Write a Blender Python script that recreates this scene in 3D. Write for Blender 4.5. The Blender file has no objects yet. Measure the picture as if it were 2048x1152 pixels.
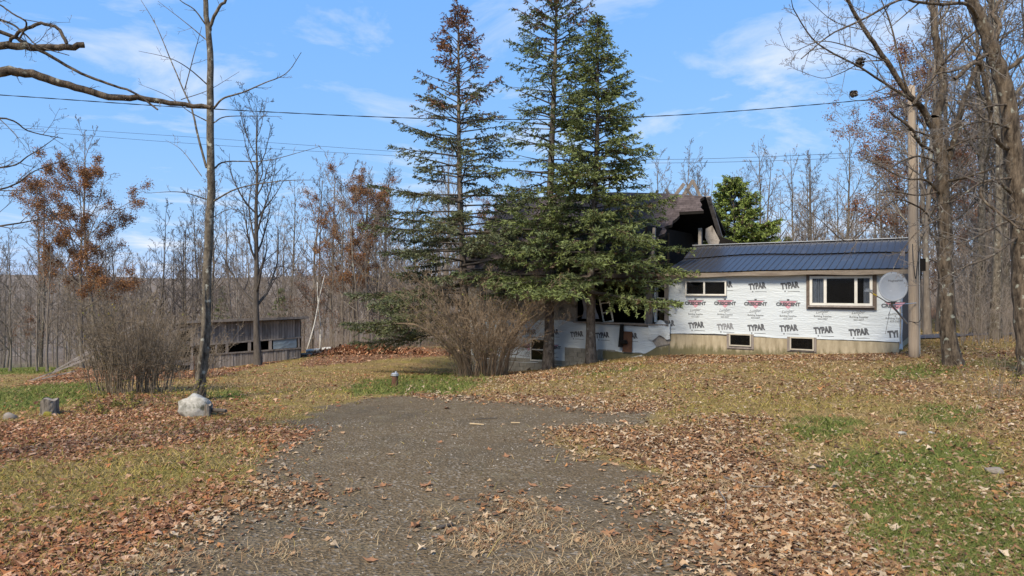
import bpy, bmesh, math, random
import numpy as np
from mathutils import Vector, Matrix
R = math.radians
SC = bpy.context.scene
COL = SC.collection
F = 1365.0; CAMZ = 2.5
# ------------------------------------------------------------------ camera, sky, sun, exposure
cam = bpy.data.cameras.new('camera'); cam.lens = 24.0; cam.sensor_width = 36.0; cam.clip_end = 6000
co = bpy.data.objects.new('camera', cam); COL.objects.link(co)
co.location = (0, 0, CAMZ); co.rotation_euler = (R(90), 0, 0); SC.camera = co
SUN_EL = R(46); SUN_AZ = R(211)      # azimuth clockwise from +Y
w = bpy.data.worlds.new('World'); SC.world = w; w.use_nodes = True
nt = w.node_tree; nt.nodes.clear()
def wn(t, **k):
    n = nt.nodes.new(t)
    for a, b in k.items(): setattr(n, a, b)
    return n
sky = wn('ShaderNodeTexSky', sky_type='NISHITA', sun_disc=False)
sky.sun_elevation = SUN_EL; sky.sun_rotation = SUN_AZ; sky.altitude = 200; sky.air_density = 1.0; sky.dust_density = 0.1; sky.ozone_density = 3.0
tc = wn('ShaderNodeTexCoord'); sep = wn('ShaderNodeSeparateXYZ'); nt.links.new(tc.outputs['Generated'], sep.inputs[0])
# clouds: project the view direction on a plane overhead
addz = wn('ShaderNodeMath', operation='ADD'); addz.inputs[1].default_value = 0.10; nt.links.new(sep.outputs['Z'], addz.inputs[0])
mx = wn('ShaderNodeMath', operation='MAXIMUM'); mx.inputs[1].default_value = 0.03; nt.links.new(addz.outputs[0], mx.inputs[0])
dx = wn('ShaderNodeMath', operation='DIVIDE'); nt.links.new(sep.outputs['X'], dx.inputs[0]); nt.links.new(mx.outputs[0], dx.inputs[1])
dy = wn('ShaderNodeMath', operation='DIVIDE'); nt.links.new(sep.outputs['Y'], dy.inputs[0]); nt.links.new(mx.outputs[0], dy.inputs[1])
cmb = wn('ShaderNodeCombineXYZ'); nt.links.new(dx.outputs[0], cmb.inputs[0]); nt.links.new(dy.outputs[0], cmb.inputs[1])
n1 = wn('ShaderNodeTexNoise'); n1.inputs['Scale'].default_value = 1.5; n1.inputs['Detail'].default_value = 8; n1.inputs['Roughness'].default_value = 0.6; n1.inputs['Distortion'].default_value = 0.5
nt.links.new(cmb.outputs[0], n1.inputs['Vector'])
n2 = wn('ShaderNodeTexNoise'); n2.inputs['Scale'].default_value = 0.45; n2.inputs['Detail'].default_value = 3
nt.links.new(cmb.outputs[0], n2.inputs['Vector'])
mm = wn('ShaderNodeMath', operation='MULTIPLY_ADD'); nt.links.new(n2.outputs['Fac'], mm.inputs[0]); mm.inputs[1].default_value = 0.5; nt.links.new(n1.outputs['Fac'], mm.inputs[2])
cr = wn('ShaderNodeMapRange'); cr.inputs['From Min'].default_value = 0.77; cr.inputs['From Max'].default_value = 1.02; cr.inputs['To Max'].default_value = 0.8; nt.links.new(mm.outputs[0], cr.inputs['Value'])
mixc = wn('ShaderNodeMix', data_type='RGBA'); nt.links.new(cr.outputs[0], mixc.inputs['Factor'])
# the photograph's sky is evenly blue: compress the range of the physical sky channel by channel
ssep = wn('ShaderNodeSeparateColor'); nt.links.new(sky.outputs[0], ssep.inputs[0]); scmb = wn('ShaderNodeCombineColor')
for ch, (ex, cf) in enumerate(((.50, .60), (.29, 1.20), (.05, 2.85))):
    pw = wn('ShaderNodeMath', operation='POWER'); pw.inputs[1].default_value = ex; nt.links.new(ssep.outputs[ch], pw.inputs[0])
    ml = wn('ShaderNodeMath', operation='MULTIPLY'); ml.inputs[1].default_value = cf; nt.links.new(pw.outputs[0], ml.inputs[0]); nt.links.new(ml.outputs[0], scmb.inputs[ch])
nt.links.new(scmb.outputs[0], mixc.inputs['A']); mixc.inputs['B'].default_value = (2.9, 3.0, 3.2, 1)
bg = wn('ShaderNodeBackground'); bg.inputs['Strength'].default_value = 0.15; nt.links.new(mixc.outputs['Result'], bg.inputs['Color'])
wo = wn('ShaderNodeOutputWorld'); nt.links.new(bg.outputs[0], wo.inputs[0])
sl = bpy.data.lights.new('sun', 'SUN'); sl.energy = 2.55; sl.angle = R(16); sl.color = (1.0, 0.88, 0.70)
so = bpy.data.objects.new('sun', sl); COL.objects.link(so)
sd = Vector((math.sin(SUN_AZ)*math.cos(SUN_EL), math.cos(SUN_AZ)*math.cos(SUN_EL), math.sin(SUN_EL)))
so.rotation_euler = sd.to_track_quat('Z', 'Y').to_euler(); so.location = (-40, -30, 40)
SC.view_settings.view_transform = 'Standard'; SC.view_settings.look = 'None'; SC.view_settings.gamma = 1; SC.view_settings.exposure = 1.15
SC.view_settings.use_curve_mapping = False
SC.render.engine = 'CYCLES'; SC.cycles.max_bounces = 6; SC.cycles.transparent_max_bounces = 8

# ------------------------------------------------------------------ helpers
def P(px, py, Y): return np.array([(px-1024)/F*Y, Y, CAMZ-(py-576)/F*Y])
def tag(o, label=None, cat=None, group=None, kind=None):
    if label: o['label'] = label
    if cat: o['category'] = cat
    if group: o['group'] = group
    if kind: o['kind'] = kind
    return o
def empty(name, loc=(0,0,0), rz=0, parent=None):
    o = bpy.data.objects.new(name, None); COL.objects.link(o); o.location = loc; o.rotation_euler = (0, 0, rz); o.empty_display_size = .2
    if parent: o.parent = parent
    return o
def link(name, me, mat=None, parent=None, loc=None, rot=None):
    o = bpy.data.objects.new(name, me); COL.objects.link(o)
    if mat and not me.materials: me.materials.append(mat)
    if parent: o.parent = parent
    if loc is not None: o.location = loc
    if rot is not None: o.rotation_euler = rot
    return o
def mesh_np(name, V, faces, col=None, smooth=False):
    """V (n,3); faces: list of int arrays (m,k)"""
    me = bpy.data.meshes.new(name)
    V = np.ascontiguousarray(V, dtype=np.float32)
    faces = [np.asarray(f, dtype=np.int32) for f in faces if len(f)]
    li = np.concatenate([f.ravel() for f in faces]); starts = []; s = 0
    for f in faces:
        starts.append(s + np.arange(len(f))*f.shape[1]); s += f.size
    ls = np.concatenate(starts).astype(np.int32)
    me.vertices.add(len(V)); me.vertices.foreach_set('co', V.ravel())
    me.loops.add(len(li)); me.loops.foreach_set('vertex_index', li)
    me.polygons.add(len(ls)); me.polygons.foreach_set('loop_start', ls)
    me.polygons.foreach_set('use_smooth', np.full(len(ls), bool(smooth)))
    if col is not None:
        ca = me.color_attributes.new('Col', 'FLOAT_COLOR', 'POINT')
        c4 = np.ones((len(V), 4), dtype=np.float32); c4[:, :3] = col; ca.data.foreach_set('color', c4.ravel())
    me.update(calc_edges=True)
    return me
class Acc:
    """collects shapes for one mesh"""
    def __init__(s): s.V = []; s.F = {}; s.C = []; s.n = 0
    def add(s, V, faces, col=None):
        V = np.asarray(V, dtype=np.float64).reshape(-1, 3)
        for f in faces:
            f = np.asarray(f)
            if f.ndim == 1: f = f[None, :]
            s.F.setdefault(f.shape[1], []).append(f + s.n)
        s.V.append(V); s.n += len(V)
        if col is not None: s.C.append(np.broadcast_to(np.asarray(col, dtype=np.float32), (len(V), 3)))
        return s
    def box(s, x0, x1, y0, y1, z0, z1):
        V = [(x0,y0,z0),(x1,y0,z0),(x1,y1,z0),(x0,y1,z0),(x0,y0,z1),(x1,y0,z1),(x1,y1,z1),(x0,y1,z1)]
        return s.add(V, [np.array([(0,3,2,1),(4,5,6,7),(0,1,5,4),(1,2,6,5),(2,3,7,6),(3,0,4,7)])])
    def bar(s, a, b, wd, th, up=(0,0,1)):
        a = np.array(a, float); b = np.array(b, float); d = b-a; d /= np.linalg.norm(d)
        u = np.cross(d, up); u /= np.linalg.norm(u); v = np.cross(u, d)
        V = []
        for p in (a, b):
            for q, r in ((-1,-1),(1,-1),(1,1),(-1,1)): V.append(p+u*q*wd/2+v*r*th/2)
        return s.add(V, [np.array([(0,1,2,3),(7,6,5,4),(0,4,5,1),(1,5,6,2),(2,6,7,3),(3,7,4,0)])])
    def prism(s, poly, y0, y1):
        """polygon in xz extruded along y (outer face y0)"""
        n = len(poly)
        V = [(x, y0, z) for x, z in poly]+[(x, y1, z) for x, z in poly]
        s.add(V, [np.arange(n), np.arange(2*n-1, n-1, -1), np.array([(i, i+n, (i+1) % n+n, (i+1) % n) for i in range(n)])])
        return s
    def tube(s, pts, rad, k=8, cap=True, col=None):
        V, q = tube_batch(np.array([pts], float), np.array([rad], float)*np.ones((1, len(pts))), k)
        fs = [q]
        if cap: m = len(pts); fs += [np.arange(k)[::-1], np.arange((m-1)*k, m*k)]
        return s.add(V, fs, col)
    def mesh(s, name, smooth=False):
        C = np.concatenate(s.C) if s.C else None
        return mesh_np(name, np.concatenate(s.V), [np.concatenate(v) for v in s.F.values()], C, smooth)
    def build(s, name, mat, parent=None, smooth=False, **k): return link(name, s.mesh(name, smooth), mat, parent, **k)
def tube_batch(Pt, Rd, k):
    N, n, _ = Pt.shape
    T = np.gradient(Pt, axis=1); T /= np.linalg.norm(T, axis=2, keepdims=True)+1e-9
    mt = T.mean(1); ref = np.where(np.abs(mt[:, 2:3]) > .75, np.array([[1., 0, 0]]), np.array([[0, 0, 1.]]))
    U = np.cross(T, ref[:, None, :]); U /= np.linalg.norm(U, axis=2, keepdims=True)+1e-9
    W = np.cross(T, U)
    a = np.arange(k)/k*2*np.pi
    V = Pt[:, :, None, :] + Rd[:, :, None, None]*(np.cos(a)[None, None, :, None]*U[:, :, None, :]+np.sin(a)[None, None, :, None]*W[:, :, None, :])
    base = (np.arange(N)*n*k)[:, None, None]+(np.arange(n-1)*k)[None, :, None]+np.arange(k)[None, None, :]
    nx = (np.arange(N)*n*k)[:, None, None]+(np.arange(n-1)*k)[None, :, None]+((np.arange(k)+1) % k)[None, None, :]
    q = np.stack([base, nx, nx+k, base+k], -1).reshape(-1, 4)
    return V.reshape(-1, 3), q
def tubes_mesh(name, polys, smooth=True):
    """polys: list of (pts (n,3), rad (n,), k)"""
    g = {}
    for p, r, k in polys: g.setdefault((len(p), k), []).append((p, r))
    V = []; Q = []; n = 0
    for (m, k), L in g.items():
        v, q = tube_batch(np.array([a for a, _ in L]), np.array([b for _, b in L]), k)
        V.append(v); Q.append(q+n); n += len(v)
    return mesh_np(name, np.concatenate(V), [np.concatenate(Q)], None, smooth)
def _h(ix, iy, seed):
    v = np.sin(ix*127.1+iy*311.7+seed*74.7)*43758.5453
    return v-np.floor(v)
def vnoise(x, y, seed=0):
    x = np.asarray(x, float); y = np.asarray(y, float)
    ix = np.floor(x); iy = np.floor(y); fx = x-ix; fy = y-iy
    fx = fx*fx*(3-2*fx); fy = fy*fy*(3-2*fy)
    return (_h(ix, iy, seed)*(1-fx)+_h(ix+1, iy, seed)*fx)*(1-fy)+(_h(ix, iy+1, seed)*(1-fx)+_h(ix+1, iy+1, seed)*fx)*fy
def fbm(x, y, seed=0, o=4):
    s = 0; a = .5; t = 0
    for i in range(o):
        s = s+a*vnoise(x*2**i, y*2**i, seed+i*7); t += a; a *= .5
    return s/t

# ------------------------------------------------------------------ materials
def mat(name, c1, c2=None, scale=5.0, rough=.85, bump=0.0, bscale=None, stretch=(1,1,1), spec=.3, detail=6, metallic=0.0, attr=False, contrast=.25, c3=None, s3=1.0, lo3=.55, coord='Object', trans=0.0, vary=0.0):
    m = bpy.data.materials.new(name); m.use_nodes = True; t = m.node_tree; b = t.nodes['Principled BSDF']
    b.inputs['Roughness'].default_value = rough; b.inputs['Specular IOR Level'].default_value = spec; b.inputs['Metallic'].default_value = metallic
    L = t.links.new
    if attr:
        a = t.nodes.new('ShaderNodeAttribute'); a.attribute_name = 'Col'; L(a.outputs['Color'], b.inputs['Base Color'])
        if trans:
            tr = t.nodes.new('ShaderNodeBsdfTranslucent'); L(a.outputs['Color'], tr.inputs['Color']); ms = t.nodes.new('ShaderNodeMixShader'); ms.inputs[0].default_value = trans
            L(b.outputs[0], ms.inputs[1]); L(tr.outputs[0], ms.inputs[2]); L(ms.outputs[0], t.nodes['Material Output'].inputs['Surface'])
        return m
    if c2 is None: b.inputs['Base Color'].default_value = (*c1, 1); 
    tcn = t.nodes.new('ShaderNodeTexCoord'); mp = t.nodes.new('ShaderNodeMapping'); mp.inputs['Scale'].default_value = stretch
    oi = t.nodes.new('ShaderNodeObjectInfo'); vs = t.nodes.new('ShaderNodeMath'); vs.operation = 'MULTIPLY'; vs.inputs[1].default_value = 31.7; L(oi.outputs['Random'], vs.inputs[0])
    L(tcn.outputs[coord], mp.inputs['Vector']); L(vs.outputs[0], mp.inputs['Location'])
    nz = t.nodes.new('ShaderNodeTexNoise'); nz.inputs['Scale'].default_value = scale; nz.inputs['Detail'].default_value = detail; nz.inputs['Roughness'].default_value = .65
    L(mp.outputs[0], nz.inputs['Vector'])
    if c2 is not None:
        r = t.nodes.new('ShaderNodeMapRange'); r.inputs['From Min'].default_value = .5-contrast; r.inputs['From Max'].default_value = .5+contrast; L(nz.outputs['Fac'], r.inputs['Value'])
        mxn = t.nodes.new('ShaderNodeMix'); mxn.data_type = 'RGBA'; mxn.inputs['A'].default_value = (*c1, 1); mxn.inputs['B'].default_value = (*c2, 1); L(r.outputs[0], mxn.inputs['Factor'])
        out = mxn.outputs['Result']
        if c3 is not None:
            n3 = t.nodes.new('ShaderNodeTexNoise'); n3.inputs['Scale'].default_value = s3; n3.inputs['Detail'].default_value = 5; L(tcn.outputs[coord], n3.inputs['Vector'])
            r3 = t.nodes.new('ShaderNodeMapRange'); r3.inputs['From Min'].default_value = lo3; r3.inputs['From Max'].default_value = lo3+.1; L(n3.outputs['Fac'], r3.inputs['Value'])
            m3 = t.nodes.new('ShaderNodeMix'); m3.data_type = 'RGBA'; L(out, m3.inputs['A']); m3.inputs['B'].default_value = (*c3, 1); L(r3.outputs[0], m3.inputs['Factor']); out = m3.outputs['Result']
        if vary:
            rr_ = t.nodes.new('ShaderNodeMapRange'); rr_.inputs['To Min'].default_value = 1-vary; rr_.inputs['To Max'].default_value = 1+vary; L(oi.outputs['Random'], rr_.inputs['Value'])
            mv = t.nodes.new('ShaderNodeMix'); mv.data_type = 'RGBA'; mv.blend_type = 'MULTIPLY'; mv.inputs['Factor'].default_value = 1; L(out, mv.inputs['A']); L(rr_.outputs[0], mv.inputs['B']); out = mv.outputs['Result']
        L(out, b.inputs['Base Color'])
    if bump:
        bn = t.nodes.new('ShaderNodeBump'); bn.inputs['Strength'].default_value = 1; bn.inputs['Distance'].default_value = bump
        if bscale:
            nb = t.nodes.new('ShaderNodeTexNoise'); nb.inputs['Scale'].default_value = bscale; nb.inputs['Detail'].default_value = 6; L(mp.outputs[0], nb.inputs['Vector']); L(nb.outputs['Fac'], bn.inputs['Height'])
        else: L(nz.outputs['Fac'], bn.inputs['Height'])
        L(bn.outputs[0], b.inputs['Normal'])
    return m
M = {}
M['bark_grey'] = mat('bark_grey', (.11,.088,.068), (.25,.21,.17), 9, .9, .02, stretch=(1,1,.25), c3=(.34,.34,.29), s3=3.0, lo3=.60)
M['bark_dark'] = mat('bark_dark', (.045,.036,.03), (.13,.11,.09), 9, .9, .02, stretch=(1,1,.25), c3=(.26,.26,.21), s3=3.5, lo3=.64)
M['bark_spruce'] = mat('bark_spruce', (.05,.038,.03), (.20,.165,.135), 9, .9, .03, stretch=(1,1,.5), c3=(.27,.26,.22), s3=4, lo3=.60, contrast=.16)
M['bark_lichen'] = mat('bark_lichen', (.045,.035,.025), (.19,.16,.12), 11, .9, .04, stretch=(1,1,.5), c3=(.36,.35,.29), s3=7, lo3=.60, contrast=.15)
M['bark_old'] = mat('bark_old', (.03,.021,.014), (.17,.13,.092), 11, .92, .06, stretch=(1,1,.28), c3=(.32,.32,.26), s3=6, lo3=.61, contrast=.14)
M['twig'] = mat('twig', (.10,.085,.075), (.20,.175,.15), 1.5, .9)
M['twig_far'] = mat('twig_far', (.15,.12,.095), (.26,.215,.175), .6, .9)
M['twig_dark'] = mat('twig_dark', (.06,.05,.045), (.13,.11,.10), 1.5, .9)
M['twig_bush'] = mat('twig_bush', (.12,.09,.06), (.24,.19,.135), 2.5, .9)
M['twig_tan'] = mat('twig_tan', (.125,.088,.056), (.255,.185,.12), 2.5, .9)
M['birch'] = mat('birch', (.62,.60,.55), (.35,.33,.30), 6, .8, stretch=(1,1,3), c3=(.05,.05,.045), s3=9, lo3=.62)
M['needle'] = mat('needle', None, attr=True, rough=.7, trans=.12)
M['leaf'] = mat('leaf', None, attr=True, rough=.8, spec=.2, trans=.15)
M['wrap'] = None
M['osb'] = mat('osb', (.20,.175,.15), (.36,.325,.285), 14, .9, .003, c3=(.11,.095,.08), s3=2.2, lo3=.56)
M['dark_in'] = mat('dark_interior', (.006,.005,.004), (.018,.015,.013), 3, .95)  # near-black: interior shade put into the colour; also used on dark parts
M['wood_grey'] = mat('weathered_wood', (.15,.125,.112), (.34,.30,.265), 3, .9, .004, stretch=(3,3,.5), c3=(.08,.07,.062), s3=2.5, lo3=.6, vary=.28)
M['wood_brown'] = mat('brown_wood', (.085,.063,.05), (.17,.135,.11), 6, .85, .003, stretch=(2,2,2))
M['fascia'] = mat('peeling_fascia', (.30,.255,.205), (.12,.09,.07), 3, .85, .004, stretch=(.6,3,5), c3=(.22,.05,.04), s3=2.0, lo3=.66)
M['white_frame'] = mat('white_frame', (.74,.72,.66), (.60,.57,.50), 6, .6)
M['old_frame'] = mat('old_frame', (.50,.46,.37), (.36,.32,.25), 7, .7)
M['roof_shingle'] = None
M['metal'] = mat('blue_metal', (.030,.030,.033), (.040,.039,.042), 2, .33, 0, spec=.42, c3=(.05,.048,.05), s3=1.5, lo3=.6)
M['glass'] = None
M['curtain'] = mat('curtain', (.24,.24,.28), (.46,.46,.50), 12, .9, stretch=(4,4,.4))
M['rust'] = mat('rust', (.085,.040,.024), (.17,.085,.05), 9, .85, .003)
M['galv'] = mat('galvanised', (.42,.43,.44), (.55,.56,.57), 12, .45, metallic=.6)
M['dish'] = mat('dish_paint', (.24,.26,.285), (.20,.215,.24), 4, .5, c3=(.27,.29,.31), s3=7, lo3=.66)
M['grey_metal'] = mat('grey_metal', (.2,.2,.21), (.28,.28,.29), 9, .5, metallic=.5)
M['yellow'] = mat('yellow_tape', (.65,.45,.03), None)
M['pole'] = mat('pole_wood', (.25,.19,.14), (.42,.345,.265), 7, .85, .006, stretch=(5,5,.18), c3=(.17,.13,.10), s3=2.0, lo3=.64)
M['wire'] = mat('wire', (.02,.02,.022), None, rough=.6)
M['ink'] = mat('ink', (.04,.042,.047), (.15,.155,.165), 5, .7, contrast=.3)
M['ink_soft'] = mat('ink_soft', (.16,.165,.175), (.30,.31,.32), 8, .7)
M['ink_pink'] = mat('ink_pink', (.50,.22,.28), (.60,.33,.38), 8, .7)
M['rock'] = mat('rock', (.19,.18,.15), (.50,.475,.42), 6, .9, .03, c3=(.13,.125,.09), s3=6, lo3=.55, contrast=.16)
M['stump'] = mat('stump_wood', (.06,.05,.04), (.25,.215,.175), 5, .9, .04, stretch=(3,3,.5), contrast=.16)
M['moss'] = mat('moss', (.14,.13,.02), (.24,.20,.04), 12, .95, .01)
M['log'] = mat('log', (.15,.12,.095), (.30,.26,.22), 6, .9, .01, stretch=(2,2,2))
M['cutwood'] = mat('cut_wood', (.38,.27,.15), (.50,.38,.23), 9, .8)
M['asphalt'] = mat('asphalt', (.045,.045,.055), (.075,.075,.085), 6, .7, .004)
M['tarp'] = mat('clear_plastic', (.16,.21,.25), (.25,.30,.34), 3, .3, .02, bscale=2.5, spec=.5)
M['pebble'] = mat('pebble', None, attr=True, rough=.85)

def wrap_mat():
    m = bpy.data.materials.new('house_wrap'); m.use_nodes = True; t = m.node_tree; L = t.links.new; b = t.nodes['Principled BSDF']; b.inputs['Roughness'].default_value = .55; b.inputs['Specular IOR Level'].default_value = .35
    tc_ = t.nodes.new('ShaderNodeTexCoord')
    n_ = t.nodes.new('ShaderNodeTexNoise'); n_.inputs['Scale'].default_value = 1.2; n_.inputs['Detail'].default_value = 6; L(tc_.outputs['Object'], n_.inputs['Vector'])
    mi = t.nodes.new('ShaderNodeMix'); mi.data_type = 'RGBA'; mi.inputs['A'].default_value = (.50,.545,.575,1); mi.inputs['B'].default_value = (.59,.63,.645,1); L(n_.outputs['Fac'], mi.inputs['Factor']); L(mi.outputs['Result'], b.inputs['Base Color'])
    hs = []
    for sc_, st, ds, rot in ((2.2,(.45,1,3.2),.6,0),(3.0,(.8,1,2.6),1.0,.7),(7,(.6,1,2.2),.5,-.3)):
        mp = t.nodes.new('ShaderNodeMapping'); mp.inputs['Rotation'].default_value = (0, rot, 0); mp.inputs['Scale'].default_value = st; L(tc_.outputs['Object'], mp.inputs['Vector'])
        z = t.nodes.new('ShaderNodeTexNoise'); z.inputs['Scale'].default_value = sc_; z.inputs['Detail'].default_value = 3; z.inputs['Distortion'].default_value = ds; L(mp.outputs[0], z.inputs['Vector'])
        # ridged
        s = t.nodes.new('ShaderNodeMath'); s.operation = 'SUBTRACT'; s.inputs[1].default_value = .5; L(z.outputs['Fac'], s.inputs[0])
        a = t.nodes.new('ShaderNodeMath'); a.operation = 'ABSOLUTE'; L(s.outputs[0], a.inputs[0]); hs.append(a)
    ad = t.nodes.new('ShaderNodeMath'); ad.operation = 'ADD'; L(hs[0].outputs[0], ad.inputs[0]); L(hs[1].outputs[0], ad.inputs[1])
    ad2 = t.nodes.new('ShaderNodeMath'); ad2.operation = 'MULTIPLY_ADD'; L(hs[2].outputs[0], ad2.inputs[0]); ad2.inputs[1].default_value = .4; L(ad.outputs[0], ad2.inputs[2])
    bn = t.nodes.new('ShaderNodeBump'); bn.inputs['Distance'].default_value = .024; bn.inputs['Strength'].default_value = 1; L(ad2.outputs[0], bn.inputs['Height']); L(bn.outputs[0], b.inputs['Normal'])
    return m
M['wrap'] = wrap_mat()
def shingle_mat():
    m = bpy.data.materials.new('asphalt_shingles'); m.use_nodes = True; t = m.node_tree; L = t.links.new; b = t.nodes['Principled BSDF']; b.inputs['Roughness'].default_value = .95; b.inputs['Specular IOR Level'].default_value = .15
    tc_ = t.nodes.new('ShaderNodeTexCoord'); sp = t.nodes.new('ShaderNodeSeparateXYZ'); L(tc_.outputs['Object'], sp.inputs[0]); cb = t.nodes.new('ShaderNodeCombineXYZ'); L(sp.outputs['X'], cb.inputs[0]); 
    zz = t.nodes.new('ShaderNodeMath'); zz.operation = 'MULTIPLY'; zz.inputs[1].default_value = 1.414; L(sp.outputs['Z'], zz.inputs[0]); L(zz.outputs[0], cb.inputs[1])
    br = t.nodes.new('ShaderNodeTexBrick'); br.inputs['Scale'].default_value = 1; br.inputs['Brick Width'].default_value = .32; br.inputs['Row Height'].default_value = .145; br.inputs['Mortar Size'].default_value = .008
    br.inputs['Color1'].default_value = (.066,.052,.050,1); br.inputs['Color2'].default_value = (.10,.08,.077,1); br.inputs['Mortar'].default_value = (.04,.032,.03,1); L(cb.outputs[0], br.inputs['Vector'])
    n_ = t.nodes.new('ShaderNodeTexNoise'); n_.inputs['Scale'].default_value = 2.5; n_.inputs['Detail'].default_value = 8; n_.inputs['Roughness'].default_value = .75; L(tc_.outputs['Object'], n_.inputs['Vector'])
    mr = t.nodes.new('ShaderNodeMapRange'); mr.inputs['From Min'].default_value = .3; mr.inputs['From Max'].default_value = .7; mr.inputs['To Min'].default_value = .6; mr.inputs['To Max'].default_value = 1.7; L(n_.outputs['Fac'], mr.inputs['Value'])
    mi = t.nodes.new('ShaderNodeMix'); mi.data_type = 'RGBA'; mi.blend_type = 'MULTIPLY'; mi.inputs['Factor'].default_value = 1; L(br.outputs['Color'], mi.inputs['A']); L(mr.outputs[0], mi.inputs['B']); L(mi.outputs['Result'], b.inputs['Base Color'])
    bn = t.nodes.new('ShaderNodeBump'); bn.inputs['Distance'].default_value = .02; L(mi.outputs['Result'], bn.inputs['Height']); L(bn.outputs[0], b.inputs['Normal'])
    return m
M['roof_shingle'] = shingle_mat()
def glass_mat():
    m = bpy.data.materials.new('window_glass'); m.use_nodes = True; t = m.node_tree; L = t.links.new; t.nodes.remove(t.nodes['Principled BSDF'])
    tr = t.nodes.new('ShaderNodeBsdfTransparent'); tr.inputs['Color'].default_value = (.75,.78,.8,1); gl = t.nodes.new('ShaderNodeBsdfGlossy'); gl.inputs['Roughness'].default_value = .04
    fr = t.nodes.new('ShaderNodeFresnel'); fr.inputs['IOR'].default_value = 1.3; mx_ = t.nodes.new('ShaderNodeMixShader'); L(fr.outputs[0], mx_.inputs[0]); L(tr.outputs[0], mx_.inputs[1]); L(gl.outputs[0], mx_.inputs[2]); L(mx_.outputs[0], t.nodes['Material Output'].inputs['Surface'])
    return m
M['glass'] = glass_mat()
def concrete_mat(name, zc):
    m = bpy.data.materials.new(name); m.use_nodes = True; t = m.node_tree; L = t.links.new; b = t.nodes['Principled BSDF']; b.inputs['Roughness'].default_value = .92
    tc_ = t.nodes.new('ShaderNodeTexCoord'); sp = t.nodes.new('ShaderNodeSeparateXYZ'); L(tc_.outputs['Object'], sp.inputs[0])
    mp = t.nodes.new('ShaderNodeMapping'); mp.inputs['Scale'].default_value = (3,3,.7); L(tc_.outputs['Object'], mp.inputs['Vector'])
    n_ = t.nodes.new('ShaderNodeTexNoise'); n_.inputs['Scale'].default_value = 2; n_.inputs['Detail'].default_value = 8; n_.inputs['Roughness'].default_value = .7; L(mp.outputs[0], n_.inputs['Vector'])
    r1 = t.nodes.new('ShaderNodeMapRange'); r1.inputs['From Min'].default_value = .3; r1.inputs['From Max'].default_value = .7; L(n_.outputs['Fac'], r1.inputs['Value'])
    a = t.nodes.new('ShaderNodeMix'); a.data_type = 'RGBA'; a.inputs['A'].default_value = (.24,.195,.12,1); a.inputs['B'].default_value = (.46,.39,.27,1); L(r1.outputs[0], a.inputs['Factor'])
    # green algae band near the soil, ragged
    s = t.nodes.new('ShaderNodeMath'); s.operation = 'MULTIPLY_ADD'; s.inputs[1].default_value = .9; L(n_.outputs['Fac'], s.inputs[0]); L(sp.outputs['Z'], s.inputs[2])
    r2 = t.nodes.new('ShaderNodeMapRange'); r2.inputs['From Min'].default_value = zc+.62; r2.inputs['From Max'].default_value = zc+.40; r2.inputs['To Max'].default_value = .8; L(s.outputs[0], r2.inputs['Value'])
    c = t.nodes.new('ShaderNodeMix'); c.data_type = 'RGBA'; L(a.outputs['Result'], c.inputs['A']); c.inputs['B'].default_value = (.10,.09,.035,1); L(r2.outputs[0], c.inputs['Factor']); L(c.outputs['Result'], b.inputs['Base Color'])
    bn = t.nodes.new('ShaderNodeBump'); bn.inputs['Distance'].default_value = .006; L(n_.outputs['Fac'], bn.inputs['Height']); L(bn.outputs[0], b.inputs['Normal'])
    return m
M['concrete'] = concrete_mat('stained_concrete', .12)
M['block'] = mat('concrete_block', (.19,.175,.145), (.32,.295,.25), 6, .95, .008, c3=(.42,.41,.38), s3=3, lo3=.68, vary=.15)

# ------------------------------------------------------------------ terrain
DIRX, DIRY = .834, -.552
HX, HY = -2.29, 33.2
def wallY(px): return 1/(.03636+(px-1340)*1.531e-5)
def gp(px, py, Y): p = P(px, py, Y); return tuple(p)
CP = [gp(930,745,33.2), gp(1000,742,wallY(1000)), gp(1090,737,wallY(1090)), gp(1130,734,wallY(1130)), gp(1205,722,wallY(1205)), gp(1280,713,wallY(1280)), gp(1340,711,wallY(1340)), gp(1500,710,wallY(1500)), gp(1650,708,wallY(1650)), gp(1790,705,wallY(1790)),
      gp(1826,712,21.8), gp(1905,733,20), gp(100,833,15), gp(390,833,15), gp(400,800,17.5), gp(260,787,19.5), gp(790,775,21.5), gp(420,738,36), gp(600,714,40), gp(60,762,34), gp(20,735,50), gp(-200,740,60),
      gp(1095,740,29.3), gp(960,752,29.5), gp(1180,727,28.3), gp(740,703,41),
      (-10,3,0),(0,3,0),(10,3,.02),(0,6,0),(0,10,-.02),(-5,10,-.03),(6,10,.05),(0,15,-.12),(0,20,-.4),(6,18,.02),(6,23,-.05),(11,10,.15),(14,14,.35),(16,20,.45),(-10,9,-.05),(-14,14,-.35),(-20,20,-1.0),(-8,25,-.85),(-5,30,-1.25),
      (0,60,-2.2),(-15,60,-2.6),(-30,60,-4.5),(-60,80,-8),(-70,40,-5),(20,60,-.6),(35,45,.6),(25,30,.5),(20,35,.2),(18,42,-.3),(40,80,-.3),(0,110,-5),(-100,150,-13),(0,150,-8),(100,150,0),(60,10,1.5),(60,60,1),(-60,0,-3),(0,-30,.2),(60,-40,1),(-60,-40,-2),(5,45,-1.2),(12,40,-.4)]
CP = np.array(CP); _c = 3.0
def _phi(dx, dy): return np.sqrt(dx*dx+dy*dy+_c*_c)
_n = len(CP); _A = np.zeros((_n+3, _n+3)); _A[:_n, :_n] = _phi(CP[:, None, 0]-CP[None, :, 0], CP[:, None, 1]-CP[None, :, 1])
_A[:_n, :_n] -= np.eye(_n)*.15
_A[:_n, _n] = 1; _A[:_n, _n+1:] = CP[:, :2]/50; _A[_n:, :_n] = _A[:_n, _n:].T
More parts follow.
